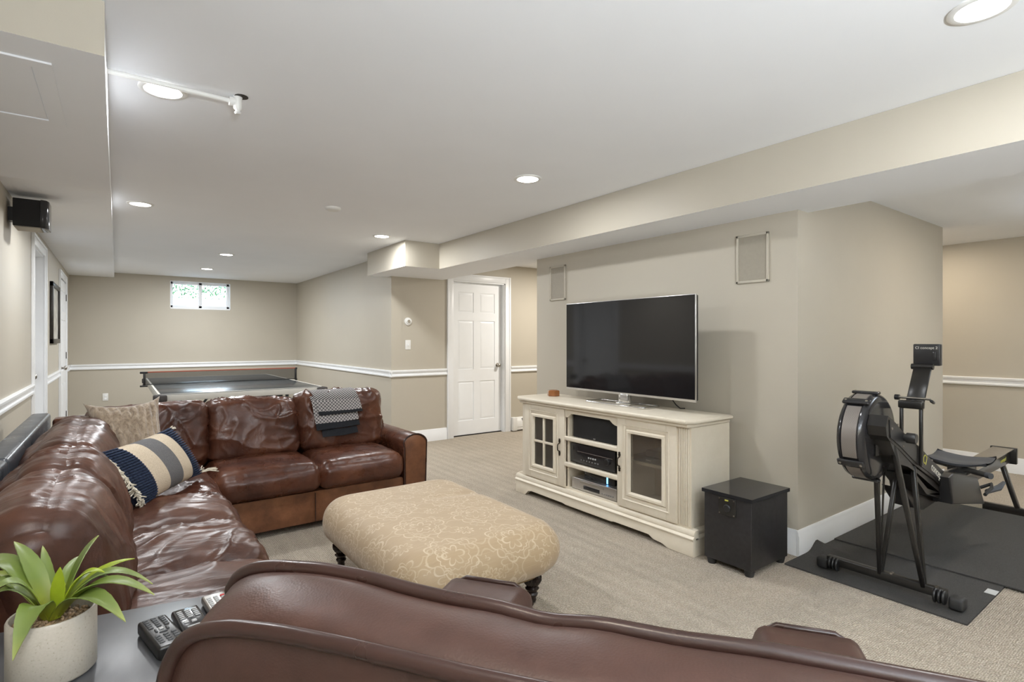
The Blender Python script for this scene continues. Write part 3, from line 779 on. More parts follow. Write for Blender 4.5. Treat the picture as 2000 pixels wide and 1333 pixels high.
# doors
def console_door(y0, y1, gy0, gy1, gz0, gz1, hy, muntins):
    z0, z1 = .162, .752
    d = None
    bm = bmesh.new()
    for q in ((y0, gy0 - .035, z0, z1), (gy1 + .035, y1, z0, z1), (gy0 - .035, gy1 + .035, z0, gz0 - .035), (gy0 - .035, gy1 + .035, gz1 + .035, z1)):
        bx(bm, FX - .012, FX + .012, *q, .002)
    d = obj('door', bm, M['cream'], mc)
    bm = bmesh.new()
    # mitred inner moulding
    vs = []
    for ins, x in ((-.060, FX - .012), (-.056, FX - .018), (-.050, FX - .012), (-.030, FX - .006), (-.022, FX - .020), (-.008, FX - .020), (0, FX + .002)):
        a0, a1, b0, b1 = gy0 + ins, gy1 - ins, gz0 + ins, gz1 - ins
        vs.append([bm.verts.new(p) for p in ((x, a0, b0), (x, a1, b0), (x, a1, b1), (x, a0, b1))])
    for A, B in zip(vs, vs[1:]):
        for j in range(4): bm.faces.new((A[j], A[(j + 1) % 4], B[(j + 1) % 4], B[j]))
    obj('inner_moulding', bm, M['cream'], d, smooth=60)
    if muntins:
        my, mz = (gy0 + gy1) / 2, (gz0 + gz1) / 2
        bm = bmesh.new(); bx(bm, FX - .010, FX + .004, my - .009, my + .009, gz0, gz1, .003); bx(bm, FX - .009, FX + .004, gy0, gy1, mz - .009, mz + .009, .003)
        obj('muntin', bm, M['cream'], d)
        for a, b in ((gy0, my - .009), (my + .009, gy1)):
            for c_, e_ in ((gz0, mz - .009), (mz + .009, gz1)): obj('pane', box(FX + .002, FX + .005, a, b, c_, e_), M['glass_smoke'], d)
    else: obj('pane', box(FX + .002, FX + .005, gy0, gy1, gz0, gz1), M['glass_smoke'], d)
    bm = bmesh.new()
    for dz, rr in ((.058, .008), (.045, .010), (.032, .006), (-.032, .006), (-.045, .010), (-.058, .008)):
        lathe([(0, -.003), (rr, -.002), (rr, .002), (0, .003)], seg=10, bm=bm, M4=rotm((FX - .016, hy, .457 + dz), 0, PI / 2))
    tube([(FX - .018, hy, .457 + .034), (FX - .034, hy, .457 + .02), (FX - .036, hy, .457), (FX - .034, hy, .457 - .02), (FX - .018, hy, .457 - .034)], .0045, 8, bm)
    obj('handle', bm, M['iron'], d)
console_door(3.045, 3.525, 3.172, 3.412, .272, .650, 3.092, True)
console_door(2.033, 2.510, 2.145, 2.402, .270, .652, 2.487, False)
# middle bay apron and shelves
pts = [(2.512, .755), (2.512, .688), (2.535, .692), (2.555, .700), (2.585, .722), (2.97, .722), (2.995, .702), (3.015, .692), (3.04, .688), (3.04, .755)]
obj('apron', prism(pts, 'x', FX - .006, FX + .014), M['cream'], mc)
for z in (.533, .339):
    bm = bmesh.new(); bx(bm, FX - .012, FX + .012, 2.508, 3.046, z - .017, z + .017, .008, 3); bx(bm, FX + .012, XB - .02, 2.53, 3.02, z - .008, z + .012)
    obj('shelf', bm, M['cream'], mc)
obj('shelf', box(FX + .06, XB - .02, 1.965, 2.51, .448, .466), M['cream'], mc)
obj('shelf', box(FX + .06, XB - .02, 3.045, 3.60, .448, .466), M['cream'], mc)
# gear
g = thing('centre_speaker', 'long black centre speaker on the top shelf of the console', 'speaker', (2.9, 2.775, .5455))
obj('cabinet', box(FX + .05, 3.02, 2.545, 3.00, .546, .722, .004), M['blackw'], g)
obj('grille', box(FX + .036, FX + .052, 2.548, 2.997, .549, .719, .005), M['blackcloth'], g)
obj('badge', box(FX + .0335, FX + .037, 2.762, 2.782, .556, .562), M['silver'], g)
g = thing('av_receiver', 'black receiver with a wide dial and buttons on the middle console shelf', 'receiver', (2.9, 2.78, .3515))
obj('chassis', box(FX + .035, 3.06, 2.565, 3.005, .362, .502, .003), M['blackp'], g)
obj('front_panel', box(FX + .020, FX + .036, 2.562, 3.008, .360, .504, .003), M['blackgloss'], g)
obj('trim_strip', box(FX + .017, FX + .021, 2.58, 2.93, .448, .4515), M['silver'], g)
bm = lathe([(0, 0), (.022, 0), (.022, .02), (.019, .024), (0, .024)], seg=24); bm.transform(rotm((FX + .020, 2.62, .425), 0, -PI / 2)); obj('volume_dial', bm, M['blackp'], g)
for i in range(4): obj('button', box(FX + .015, FX + .021, 2.74 + i * .022, 2.752 + i * .022, .412, .424, .002), M['key2'], g)
for i in range(7): obj('button', box(FX + .015, FX + .021, 2.715 + i * .028, 2.724 + i * .028, .388, .395), M['grey_ink'], g)
for y in (2.60, 2.97): obj('foot', lathe([(.018, .3511), (.018, .362)], (FX + .06, y, 0), 14), M['rubber'], g)
g = thing('disc_player', 'silver disc player on the lowest console shelf', 'disc player', (2.9, 2.77, .166))
obj('chassis', box(FX + .03, 3.05, 2.545, 2.985, .172, .250, .003), M['silver'], g)
obj('front_panel', box(FX + .014, FX + .032, 2.542, 2.988, .170, .252, .004), M['silver'], g)
obj('display', box(FX + .011, FX + .015, 2.70, 2.86, .186, .212, .001), M['blackgloss'], g)
obj('tray', box(FX + .011, FX + .015, 2.66, 2.90, .222, .240, .001), M['alum'], g)
for i in range(6): obj('button', box(FX + .010, FX + .015, 2.565 + i * .02, 2.577 + i * .02, .190, .197), M['grey_ink'], g)
for y in (2.58, 2.95): obj('foot', lathe([(.012, .1652), (.012, .172)], (FX + .06, y, 0), 12), M['rubber'], g)
g = thing('cable_box', 'black box with a glowing blue light on the silver disc player', 'cable box', (2.9, 2.75, .2525))
obj('case', box(FX + .06, 2.98, 2.60, 2.90, .2525, .318, .003), M['blackgloss'], g)
obj('status_light', box(FX + .056, FX + .061, 2.662, 2.672, .256, .314), M['led'], g)
g = thing('stepped_player', 'flat black stepped player behind the right glass door of the console', 'disc player', (2.9, 2.27, .4665))  # flat disc player on the shelf behind the right glass door
obj('lower_case', box(FX + .07, 3.03, 2.06, 2.44, .4665, .505, .004), M['blackp'], g)
obj('upper_case', box(FX + .10, 3.02, 2.06, 2.36, .505, .545, .004), M['blackp'], g)
obj('badge', box(FX + .067, FX + .071, 2.29, 2.33, .482, .489), M['key2'], g)
g = thing('candle_holder', 'hexagonal amber glass candle holder on the left of the console top', 'candle holder', (2.97, 3.46, .8005))
bm = bmesh.new(); lathe([(.050, 0), (.053, .004), (.053, .042), (.048, .048), (.036, .048), (.036, .018), (.0, .018)], seg=6, bm=bm)
obj('glass', bm, M['amber'], g, local=True, smooth=10)
obj('candle', lathe([(.033, .018), (.033, .040), (0, .040)], seg=20), M['wax'], g, local=True)

# ------------------------------------------------------------------ television
tv = thing('television', 'large flat television with a slim silver edge on the cream console', 'television', (2.96, 2.66, .80))
TX = 2.945
obj('body', box(TX + .006, TX + .035, 2.062, 3.266, .885, 1.558, .004), M['blackp'], tv)
obj('bezel', box(TX, TX + .012, 2.056, 3.271, .876, 1.565, .003), M['silver'], tv)
obj('screen', box(TX - .003, TX + .004, 2.062, 3.265, .892, 1.560), M['screen'], tv)
obj('rear_cover', box(TX + .03, TX + .07, 2.25, 3.08, .93, 1.35, .015), M['blackp'], tv)
obj('neck', box(TX + .012, TX + .045, 2.62, 2.72, .815, .95, .006), M['chrome'], tv)
obj('neck_cover', box(TX - .004, TX + .02, 2.62, 2.69, .835, .885, .006), M['silver'], tv)
bm = bmesh.new()
x0, x1, y0, y1 = 2.87, 3.06, 2.42, 2.98
ring = []
for cx, cy, a0 in ((x1 - .03, y1 - .03, 0), (x0 + .03, y1 - .03, 90), (x0 + .03, y0 + .03, 180), (x1 - .03, y0 + .03, 270)):
    for i in range(5):
        a = math.radians(a0 + i * 22.5); ring.append((cx + .03 * math.cos(a), cy + .03 * math.sin(a), .808))
tube(ring, .0075, 8, bm, closed=True)
obj('stand_ring', bm, M['chrome'], tv)
obj('stand_bridge', box(2.94, 3.06, 2.61, 2.73, .803, .818, .004), M['chrome'], tv)
obj('cable', tube([(3.02, 2.32, .90), (3.07, 2.30, .83), (3.09, 2.28, .806), (3.115, 2.26, .806)], .004, 6), M['blackp'], tv)

# ------------------------------------------------------------------ subwoofer
sb = thing('subwoofer', 'black cube subwoofer on the carpet right of the console', 'subwoofer', (2.91, 1.70, 0))
obj('cabinet', box(2.715, 3.095, 1.555, 1.84, .035, .408, .004), M['blackw'], sb)
bm = prism([(2.705, 1.546), (3.104, 1.546), (3.104, 1.85), (2.705, 1.85)], 'z', .405, .425, 0); obj('top_plate', bm, M['blackgloss'], sb)
obj('control_panel', box(2.708, 2.716, 1.642, 1.748, .302, .402, .004), M['blackm'], sb)
bm = lathe([(0, 0), (.016, 0), (.022, .006), (.018, .012), (0, .012)], seg=20); bm.transform(rotm((2.708, 1.69, .345), 0, -PI / 2)); obj('dial', bm, M['blackp'], sb)
obj('badge', box(2.705, 2.709, 1.685, 1.705, .384, .391), M['gold'], sb)
for y in (1.652, 1.738):
    for z in (.312, .392):
        bm = lathe([(0, 0), (.0035, 0), (.0035, .003), (0, .003)], seg=8); bm.transform(rotm((2.708, y, z), 0, -PI / 2)); obj('screw', bm, M['nickel'], sb)
for x in (2.745, 3.065):
    for y in (1.585, 1.81): obj('foot', lathe([(.022, 0), (.028, .03), (.028, .036)], (x, y, 0), 16), M['rubber'], sb)

# ------------------------------------------------------------------ mats
def mat_obj(x0, x1, y0, y1, z, lab, lift=0):
    n = (30, 24)
    def f(u, v, t):
        x = x0 + (u + 1) / 2 * (x1 - x0); y = y0 + (v + 1) / 2 * (y1 - y0)
        zz = z + (t + 1) / 2 * .007
        if lift: zz += lift * math.exp(-((x - 3.43) / .06) ** 2) * max(0, (y - 1.25) / .3) ** 2
        return (x, y, zz)
    return obj('rubber_mat', cube_grid(30, 24, 1, f), M['mat'])
m1 = mat_obj(3.045, 3.705, .735, 1.548, .001, '', .05)
tag(m1, 'charcoal rubber mat under the front legs of the rowing machine', 'mat', 'rubber mats under the rowing machine')
m2 = mat_obj(3.66, 5.20, .62, 1.545, .009, '')
tag(m2, 'larger charcoal rubber mat under the middle of the rowing machine', 'mat', 'rubber mats under the rowing machine')
obj('label', prism([(3.50, .7355), (3.57, .7355), (3.57, .78), (3.50, .78)], 'z', .0075, .0087), M['sticker'], m1, label='white care label')

# ------------------------------------------------------------------ rowing machine
rw = thing('rowing_machine', 'black rowing machine with a big round flywheel on the rubber mats', 'rowing machine', (4.1, 1.09, 0))
YC = 1.09
ZM = .008
obj('front_foot', box(3.150, 3.190, .84, 1.37, .035 + ZM, .078 + ZM, .004), M['blackm'], rw)
for y, s in ((.80, -1), (1.39, 1)):
    bm = box(3.135, 3.205, y - .03, y + .03, ZM + .004, .062 + ZM, .014, 3); obj('end_cap', bm, M['rubber'], rw)
    for dy in (.045, .062, .079):
        bm = bmesh.new(); lathe([(.0, -.006), (.030, -.006), (.034, -.002), (.034, .002), (.030, .006), (0, .006)], seg=20, bm=bm, M4=rotm((3.15, y - s * dy, .046 + ZM), PI / 2)); obj('caster_wheel', bm, M['blackp'], rw)
def strut(p0, p1, w0, w1, th, m=M['blackm'], name='leg', plane='y'):
    p0, p1 = Vector(p0), Vector(p1); d = (p1 - p0).normalized()
    n = Vector((0, 1, 0)) if plane == 'y' else Vector((1, 0, 0))
    s = d.cross(n).normalized(); n = s.cross(d).normalized()
    bm = bmesh.new(); vs = []
    for p, w_ in ((p0, w0), (p1, w1)):
        for a, b in ((-1, -1), (1, -1), (1, 1), (-1, 1)): vs.append(bm.verts.new(p + s * a * w_ / 2 + n * b * th / 2))
    for q in ((0, 1, 2, 3), (7, 6, 5, 4), (0, 4, 5, 1), (1, 5, 6, 2), (2, 6, 7, 3), (3, 7, 4, 0)): bm.faces.new([vs[i] for i in q])
    bmesh.ops.bevel(bm, geom=bm.edges[:], offset=.003, segments=1, affect='EDGES')
    return obj(name, bm, m, rw)
for yb, yt, fx_, fz_, rx_, rz_ in ((1.116, 1.085, 3.02, .77, 3.29, .57), (.930, .985, 2.935, .795, 3.20, .645)):
    strut((3.160, yb, .07), (fx_, yt, fz_), .020, .030, .020)
    strut((3.172, yb, .07), (rx_, yt, rz_), .020, .024, .020)
    for dx in (-.012, .012):
        bm = lathe([(0, .005), (.006, .004), (.006, 0)], (3.17 + dx, yb - .05, .078 + ZM), 8); obj('bolt', bm, M['nickel'], rw)
    strut((3.164, yb, .07), ((fx_ + rx_) / 2 - .02, yt, (fz_ + rz_) / 2 + .02), .014, .030, .004, name='leg_web') if yb > 1 else None
obj('leg_plate', prism([(2.87, .81), (2.97, .76), (3.15, .665), (3.19, .62), (3.10, .655), (3.00, .68), (2.95, .72), (2.93, .74)], 'y', .975, 1.09), M['blackm'], rw)
side = [(2.831, .831), (2.82, .875), (2.849, .923), (2.94, .882), (3.004, .845), (3.109, .792), (3.219, .747), (3.32, .699), (3.41, .651), (3.618, .557), (3.75, .50), (3.75, .41), (3.686, .421), (3.464, .536), (3.149, .665), (2.965, .762), (2.861, .81)]
obj('housing', prism(side, 'y', .972, 1.048), M['blackm'], rw, smooth=20)
obj('side_plate', prism([(2.855, .905), (2.94, .868), (3.10, .782), (3.31, .690), (3.60, .555), (3.66, .525), (3.66, .445), (3.46, .552), (3.15, .682), (2.97, .775), (2.866, .822)], 'y', .968, .973), M['blackp'], rw)
obj('lower_rail', prism([(3.166, .655), (3.72, .428), (4.05, .40), (4.05, .35), (3.70, .385), (3.374, .475), (3.186, .60), (3.22, .60), (3.39, .50), (3.60, .44), (3.70, .41), (3.64, .42), (3.40, .53), (3.17, .635)], 'y', .98, 1.12), M['blackm'], rw)
obj('lower_guard', prism([(3.30, .50), (3.46, .37), (3.60, .33), (3.80, .34), (3.70, .40), (3.42, .47)], 'y', 1.06, 1.16, .004), M['blackp'], rw)
for x, z in ((2.879, .862), (3.016, .765), (2.947, .875), (3.40, .60)):
    bm = lathe([(0, .004), (.006, .003), (.006, 0)], seg=10); bm.transform(rotm((x, .968, z), PI / 2)); obj('bolt', bm, M['nickel'], rw)
bm = lathe([(0, .05), (.022, .05), (.025, .045), (.025, .012), (.018, .01), (.018, 0)], seg=24); bm.transform(rotm((3.035, .970, .805), PI / 2)); obj('adjuster_knob', bm, M['blackp'], rw)
# flywheel: axis along y
FC = Vector((2.985, 0, .80)); FR = .208
fy0, fy1 = 1.050, 1.172
prof = [(0, fy0 - .002), (.10, fy0 - .004), (.17, fy0), (.190, fy0 + .003), (.203, fy0 + .012), (FR, fy0 + .024), (FR - .006, fy0 + .027), (FR - .006, fy1 - .027), (FR, fy1 - .024), (.203, fy1 - .010), (.185, fy1), (0, fy1)]
bm = lathe([(r_, y_) for r_, y_ in prof], seg=64)
bm.transform(Matrix.Translation((FC.x, 0, FC.z)) @ Matrix.Rotation(-PI / 2, 4, 'X'))
obj('flywheel_housing', bm, M['blackgloss'], rw)
for a0, a1 in ((132, 204), (98, 116), (220, 262)):
    bm = bmesh.new(); rings = []; ns = max(6, (a1 - a0) // 4)
    for j in range(ns + 1):
        a = math.radians(a0 + j * (a1 - a0) / ns)
        rings.append([bm.verts.new((FC.x + (FR + o_) * math.cos(a), y_, FC.z + (FR + o_) * math.sin(a))) for y_, o_ in ((fy0 + .030, -.008), (fy0 + .030, .001), (fy1 - .030, .001), (fy1 - .030, -.008))])
    for A, B in zip(rings, rings[1:]):
        for j in range(4): bm.faces.new((A[j], A[(j + 1) % 4], B[(j + 1) % 4], B[j]))
    bm.faces.new(rings[0]); bm.faces.new(rings[-1][::-1])
    obj('air_screen', bm, M['perf'], rw, label='perforated silver air screen')
for deg in (124, 212, 92, 268):
    a = math.radians(deg); c_ = Vector((FC.x + (FR + .004) * math.cos(a), 0, FC.z + (FR + .004) * math.sin(a)))
    bm = bmesh.new(); bx(bm, -.018, .018, fy0 + .002, fy1 - .002, -.007, .008, .006, 2, Matrix.Translation(c_) @ Matrix.Rotation(-(a - PI / 2), 4, 'Y')); obj('clamp_bar', bm, M['blackgloss'], rw)
    for y in (fy0 + .016, fy1 - .016):
        bm = lathe([(0, .011), (.006, .010), (.006, 0)], seg=8); bm.transform(Matrix.Translation((c_.x, y, c_.z)) @ Matrix.Rotation(-(a - PI / 2), 4, 'Y')); obj('bolt', bm, M['nickel'], rw)
obj('hub', prism([(2.90, .87), (3.07, .87), (3.07, .72), (2.90, .72)], 'y', 1.03, 1.052, .02), M['blackm'], rw)
# monitor mast
for y, zb in ((.962, .645), (1.045, .70)):
    strut((3.235, y, zb), (3.235, y, .945), .022, .022, .014, name='mast_post')
obj('mast_bracket', box(3.215, 3.255, .950, 1.057, .925, .965, .008), M['blackm'], rw)
strut((3.27, .998, .955), (3.385, 1.0, 1.125), .014, .014, .078, name='monitor_arm')
obj('hinge_pin', tube([(3.268, .93, .975), (3.268, 1.075, .975)], .006, 10), M['nickel'], rw)
bm = lathe([(0, -.010), (.014, -.010), (.014, .010), (0, .010)], seg=12); bm.transform(rotm((3.268, 1.075, .975), PI / 2)); obj('hinge_knob', bm, M['blackp'], rw)
bm = bmesh.new(); bx(bm, -.022, .022, -.006, .006, -.007, .007, .003, 1, rotm((3.268, .925, .963), 0, .3)); obj('lever', bm, M['blackp'], rw)
obj('pivot', tube([(3.39, .955, 1.132), (3.39, 1.05, 1.132)], .015, 12), M['blackm'], rw)
mo = obj('monitor', box(3.40, 3.435, .930, 1.047, 1.138, 1.250, .005), M['blackp'], rw)
RX = Matrix(((0, 0, -1, 0), (-1, 0, 0, 0), (0, 1, 0, 0), (0, 0, 0, 1)))   # text facing -x, reading towards -y
obj('lettering', text_mesh('CI concept 2', .0185, Matrix.Translation((3.3995, .989, 1.230)) @ RX), M['white_ink'], mo, smooth=0)
obj('battery_door', box(3.394, 3.402, .946, .962, 1.165, 1.212, .003), M['blackgloss'], mo)
# side lettering on the housing, facing -y
RY = Matrix(((1, 0, 0, 0), (0, 0, -1, 0), (0, 1, 0, 0), (0, 0, 0, 1)))
ang = math.atan2(.498 - .68, 3.64 - 3.287)
def side_text(s, size, x, z, m_, sx=1.0):
    obj('lettering', text_mesh(s, size, Matrix.Translation((x, .9675, z)) @ Matrix.Rotation(-ang, 4, 'Y') @ RY @ Matrix.Scale(sx, 4, (1, 0, 0))), m_, rw, smooth=0)
side_text('CI', .066, 3.310, .662, M['gold'], .85)
side_text('concept2.', .060, 3.505, .566, M['white_ink'], .95)
# monorail
obj('rail', prism([(3.72, .36), (3.72, .425), (5.30, .468), (5.30, .37)], 'y', 1.03, 1.11, .003), M['blackm'], rw)
obj('rail_top', prism([(3.72, .425), (3.72, .431), (5.30, .474), (5.30, .468)], 'y', 1.01, 1.13, .002), M['alum'], rw)
obj('rail_end_cap', box(5.295, 5.33, .995, 1.145, .36, .478, .005), M['blackm'], rw)
obj('lettering', text_mesh('concept2', .040, Matrix.Translation((5.10, 1.0285, .415)) @ Matrix.Rotation(-.03, 4, 'Y') @ RY), M['gold'], rw, smooth=0)
strut((5.27, .985, .05), (5.27, 1.075, .37), .045, .055, .025)
obj('rear_foot', box(5.25, 5.29, .66, 1.18, .0, .055, .004), M['blackm'], rw)
# seat
def f(u, v, t):
    x = 4.315 + u * .125 * (1 - .12 * v * v); y = 1.075 + v * .150
    z = .505 + t * .014 + .030 * (v * v) + .016 * max(0, u) ** 2 - .012 * (1 - u * u)
    return (x, y, z - .015 * (u ** 4 + v ** 4) * (1 if t > 0 else 0))
bm = cube_grid(14, 16, 3, f); obj('seat', bm, M['seat'], rw)
obj('seat_carriage', box(4.22, 4.42, 1.02, 1.12, .425, .49, .006), M['blackp'], rw)
# footplates and straps
for y0_, y1_ in ((.925, 1.02), (1.12, 1.215)):
    bm = prism([(3.534, .545), (3.60, .56), (4.03, .475), (4.178, .291), (3.592, .395)], 'y', y0_, y1_, .008); obj('footplate', bm, M['blackp'], rw)
    obj('foot_strap', tube([(4.12, y0_ - .012, .36), (4.22, y0_ - .02, .385), (4.27, y0_ - .01, .40), (4.25, y0_ + .04, .37)], .010, 6), M['rubber'], rw)
    obj('foot_flap', tube([(4.22, y0_, .36), (4.34, y0_ - .03, .37), (4.40, y0_ - .04, .395)], [.014, .018, .010], 6), M['seat'], rw)
obj('handle', tube([(4.34, 1.215, .475), (4.25, 1.07, .472), (4.145, .895, .470)], .016, 12), M['rubber'], rw)
obj('handle_cap', tube([(4.155, .912, .470), (4.142, .89, .470)], .018, 12), M['seat'], rw)
obj('chain', tube([(3.70, 1.07, .50), (4.24, 1.07, .474)], .005, 6), M['nickel'], rw)

# ------------------------------------------------------------------ ottoman
ot = thing('ottoman', 'tan damask upholstered ottoman on turned dark legs in front of the sofa', 'ottoman', (1.31, 2.47, 0))
hx, hy = .428, .600; zc, hz = .285, .118; R_ = .118
uvs = {}
bm = bmesh.new()
def of(u, v, t):
    p = Vector((u * hx, v * hy, t * hz)); r = R_
    rc = .17
    c = Vector((max(-hx + r, min(hx - r, p.x)), max(-hy + r, min(hy - r, p.y)), 0))
    # round plan corners
    c2 = Vector((max(-hx + rc, min(hx - rc, p.x)), max(-hy + rc, min(hy - rc, p.y)), 0))
    d2 = Vector((c.x, c.y, 0)) - c2
    lim = rc - r
    if d2.length > lim and d2.length > 0: c = c2 + d2.normalized() * lim
    d = p - c
    q = c + (Vector((d.x, d.y, d.z * 1.0)).normalized() * r if (abs(u) > .999 or abs(v) > .999 or (p - c).length > r) else d)
    q.z = max(-hz, min(hz, q.z))
    if t > 0.99: q.z = hz * .55 + (q.z - hz * .55) * 1.0
    q.z += .022 * (1 - u * u) * (1 - v * v) * (t > .9) + .006 * noise.noise(Vector((q.x * 3, q.y * 3, 1))) * (t > 0)
    q.z -= .010 * math.exp(-((q.y - .12) / .04) ** 2) * (t > .9) * max(0, u) ** .5
    
    return Vector((1.31, 2.47, zc)) + q
bm = cube_grid(40, 52, 12, of)
me_uv = bm.loops.layers.uv.new('UVMap')
for f_ in bm.faces:
    for lp in f_.loops:
        co = lp.vert.co; dz = zc + hz - co.z
        x, y = co.x - 1.31, co.y - 2.47
        kx = max(0, abs(x) - hx + .1); ky = max(0, abs(y) - hy + .1)
        L_ = math.hypot(kx, ky) + 1e-6
        ext = max(0, dz - .03)
        lp[me_uv].uv = (x + math.copysign(ext * kx / L_, x), y + math.copysign(ext * ky / L_, y))
obj('upholstery', bm, M['damask'], ot, smooth=80)
bm = box(1.0, 1.62, 1.99, 2.95, .155, .175, .006); obj('frame_board', bm, M['darkturn'], ot)
bm = bmesh.new()
pts = []
for cx, cy, a0 in ((1.31 + .22, 2.47 + .39, 0), (1.31 - .22, 2.47 + .39, 90), (1.31 - .22, 2.47 - .39, 180), (1.31 + .22, 2.47 - .39, 270)):
    for i in range(7):
        a = math.radians(a0 + i * 15); pts.append((cx + .125 * math.cos(a), cy + .125 * math.sin(a), .170))
obj('gimp_trim', tube(pts, .007, 6, closed=True), M['gimp'], ot)
for x, y in ((1.0, 2.96), (1.60, 2.02), (1.0, 2.02), (1.60, 2.96)):
    lg = obj('leg', lathe([(.016, .022), (.020, .030), (.018, .045), (.026, .055), (.028, .062), (.022, .070), (.030, .082), (.034, .088), (.024, .096), (.036, .108), (.046, .125), (.046, .145), (.034, .158), (.034, .162)], (x, y, 0), 32, flute=(9, 12)), M['darkturn'], ot)
    bm = bmesh.new(); lathe([(0, -.008), (.013, -.008), (.015, 0), (.013, .008), (0, .008)], seg=14, bm=bm, M4=rotm((x - .01, y, .015), PI / 2)); bx(bm, x - .012, x + .012, y - .011, y + .011, .018, .026)
    obj('caster', bm, M['iron'], lg)

# ------------------------------------------------------------------ sectional sofa
so = thing('sectional_sofa', 'brown leather sectional sofa wrapping the left corner of the room', 'sofa', (.3, 3.4, 0))
L = M['lea']; LL = M['lea_left']; LF = M['lea_front']
def sc(name, size, X4, m, **kw): return obj(name, cushion(size, X4, **kw), m, so, smooth=80)
# base : L shape
obj('base', prism([(-.33, 1.58), (.42, 1.58), (.42, 3.72), (1.72, 3.72), (1.72, 4.60), (-.33, 4.60)], 'z', .045, .25, .012), LF, so)
bm = bmesh.new(); tube([(.44, 3.712, .05), (.44, 3.712, .242)], .003, 6, bm); tube([(1.08, 3.712, .05), (1.08, 3.712, .242)], .003, 6, bm)
obj('base_seam', bm, M['lea_pipe'], so)
for x, y in ((-.28, 1.63), (.34, 1.63), (.34, 3.8), (1.6, 3.82), (1.6, 4.5), (-.3, 4.5)): obj('foot', box(x - .03, x + .03, y - .03, y + .03, 0, .047), M['darkturn'], so)
# back frames
obj('back_frame', box(-.445, -.345, 1.57, 2.90, .25, .80, .02, 3), M['lea_frame_sheen'], so, label='leather back frame section with bluish sheen in its colour')
obj('back_frame', box(-.445, -.345, 2.92, 4.60, .25, .80, .02, 3), M['lea_frame_sheen'], so, label='leather back frame section with bluish sheen in its colour')
obj('back_frame', box(-.33, 1.72, 4.47, 4.60, .25, .77, .02, 3), L, so)
# seats of the left row
for y0_, y1_, sd_ in ((1.70, 2.20, 1), (2.20, 2.72, 2), (2.72, 3.24, 3)):
    sc('seat_cushion', (.62, y1_ - y0_, .22), rotm((.175, (y0_ + y1_) / 2, .345)), LL, r=.09, dome=.06, puff=.012, wr=.013, seed=sd_, stretch=(.7, 1.25, 1), n=(60, 50, 14), wscale=6)
sc('seat_cushion', (.60, .92, .21), rotm((.17, 3.70, .35)), L, r=.07, dome=.03, puff=.01, wr=.012, seed=4, n=(40, 50, 10))
# seats of the far row
sc('seat_cushion', (.64, .60, .185), rotm((.80, 3.97, .345)), L, r=.068, dome=.032, puff=.015, wr=.0035, seed=5, n=(48, 40, 14), wscale=7)
sc('seat_cushion', (.615, .60, .185), rotm((1.412, 3.97, .345)), L, r=.068, dome=.032, puff=.015, wr=.0035, seed=6, n=(48, 40, 14), wscale=7)
# back cushions left row: lean towards the wall
for y0_, y1_, sd_, ex in ((1.74, 2.42, 11, 0), (2.42, 2.90, 12, .0), (2.90, 4.0, 13, 0)):
    X4 = Matrix.Translation((-.15, (y0_ + y1_) / 2, .625)) @ Matrix.Rotation(-.30, 4, 'Y') @ Matrix.Rotation(-PI / 2, 4, 'Z')
    sc('back_cushion', (y1_ - y0_ + .0, .19, .47), X4, LL, r=.095, dome=.085, puff=.0, wr=.011, seed=sd_, stretch=(1.9, .6, .45), n=(60, 18, 44), wscale=5, dome_axis=1, pinch=.035)
# back cushions of the far row
for x0_, x1_, sd_ in ((-.16, .50, 21), (.50, 1.095, 22), (1.095, 1.76, 23)):
    X4 = Matrix.Translation(((x0_ + x1_) / 2, 4.275, .625 + (.018 if sd_ == 23 else 0))) @ Matrix.Rotation(-.20, 4, 'X')
    sc('back_cushion', (x1_ - x0_ + .012, .17, .44 + (.025 if sd_ == 23 else 0)), X4, L, r=.062, dome=.055, puff=.006, wr=.015, seed=sd_, stretch=(1, 1, .8), n=(64, 16, 48), wscale=5.5, dome_axis=1, pinch=.012)
# right arm
def arm(x0_, x1_, ya_, yb_, ztop, nm='arm'):
    w_ = (x1_ - x0_) / 2; cx = (x0_ + x1_) / 2
    prof = [(x0_ + .01, .045), (x0_ + .01, ztop - w_)]
    for i in range(1, 12):
        a = PI - PI * i / 12; prof.append((cx + (w_ + .004) * math.cos(a), ztop - w_ * .8 + w_ * .8 * math.sin(a)))
    prof += [(x1_, ztop - w_), (x1_ - .012, .045)]
    a_ = obj(nm, prism(prof, 'y', ya_, yb_, .012), L, so)
    pin = [(p[0] + (.008 if p[0] < cx else -.008), p[1] - .006) for p in prof[1:-1]]
    front = [(x0_ + .02, .05)] + pin + [(x1_ - .02, .05)]
    obj('arm_front', prism(front, 'y', ya_ - .004, ya_ + .01, .003), LF, a_)
    obj('piping', tube([(p[0], ya_ + .002, p[1]) for p in prof], .006, 8), M['lea_pipe'], a_)
arm(1.715, 1.905, 3.70, 4.58, .565)
arm_l = obj('arm', box(-.33, .44, 1.565, 1.755, .045, .53, .07, 4), L, so)

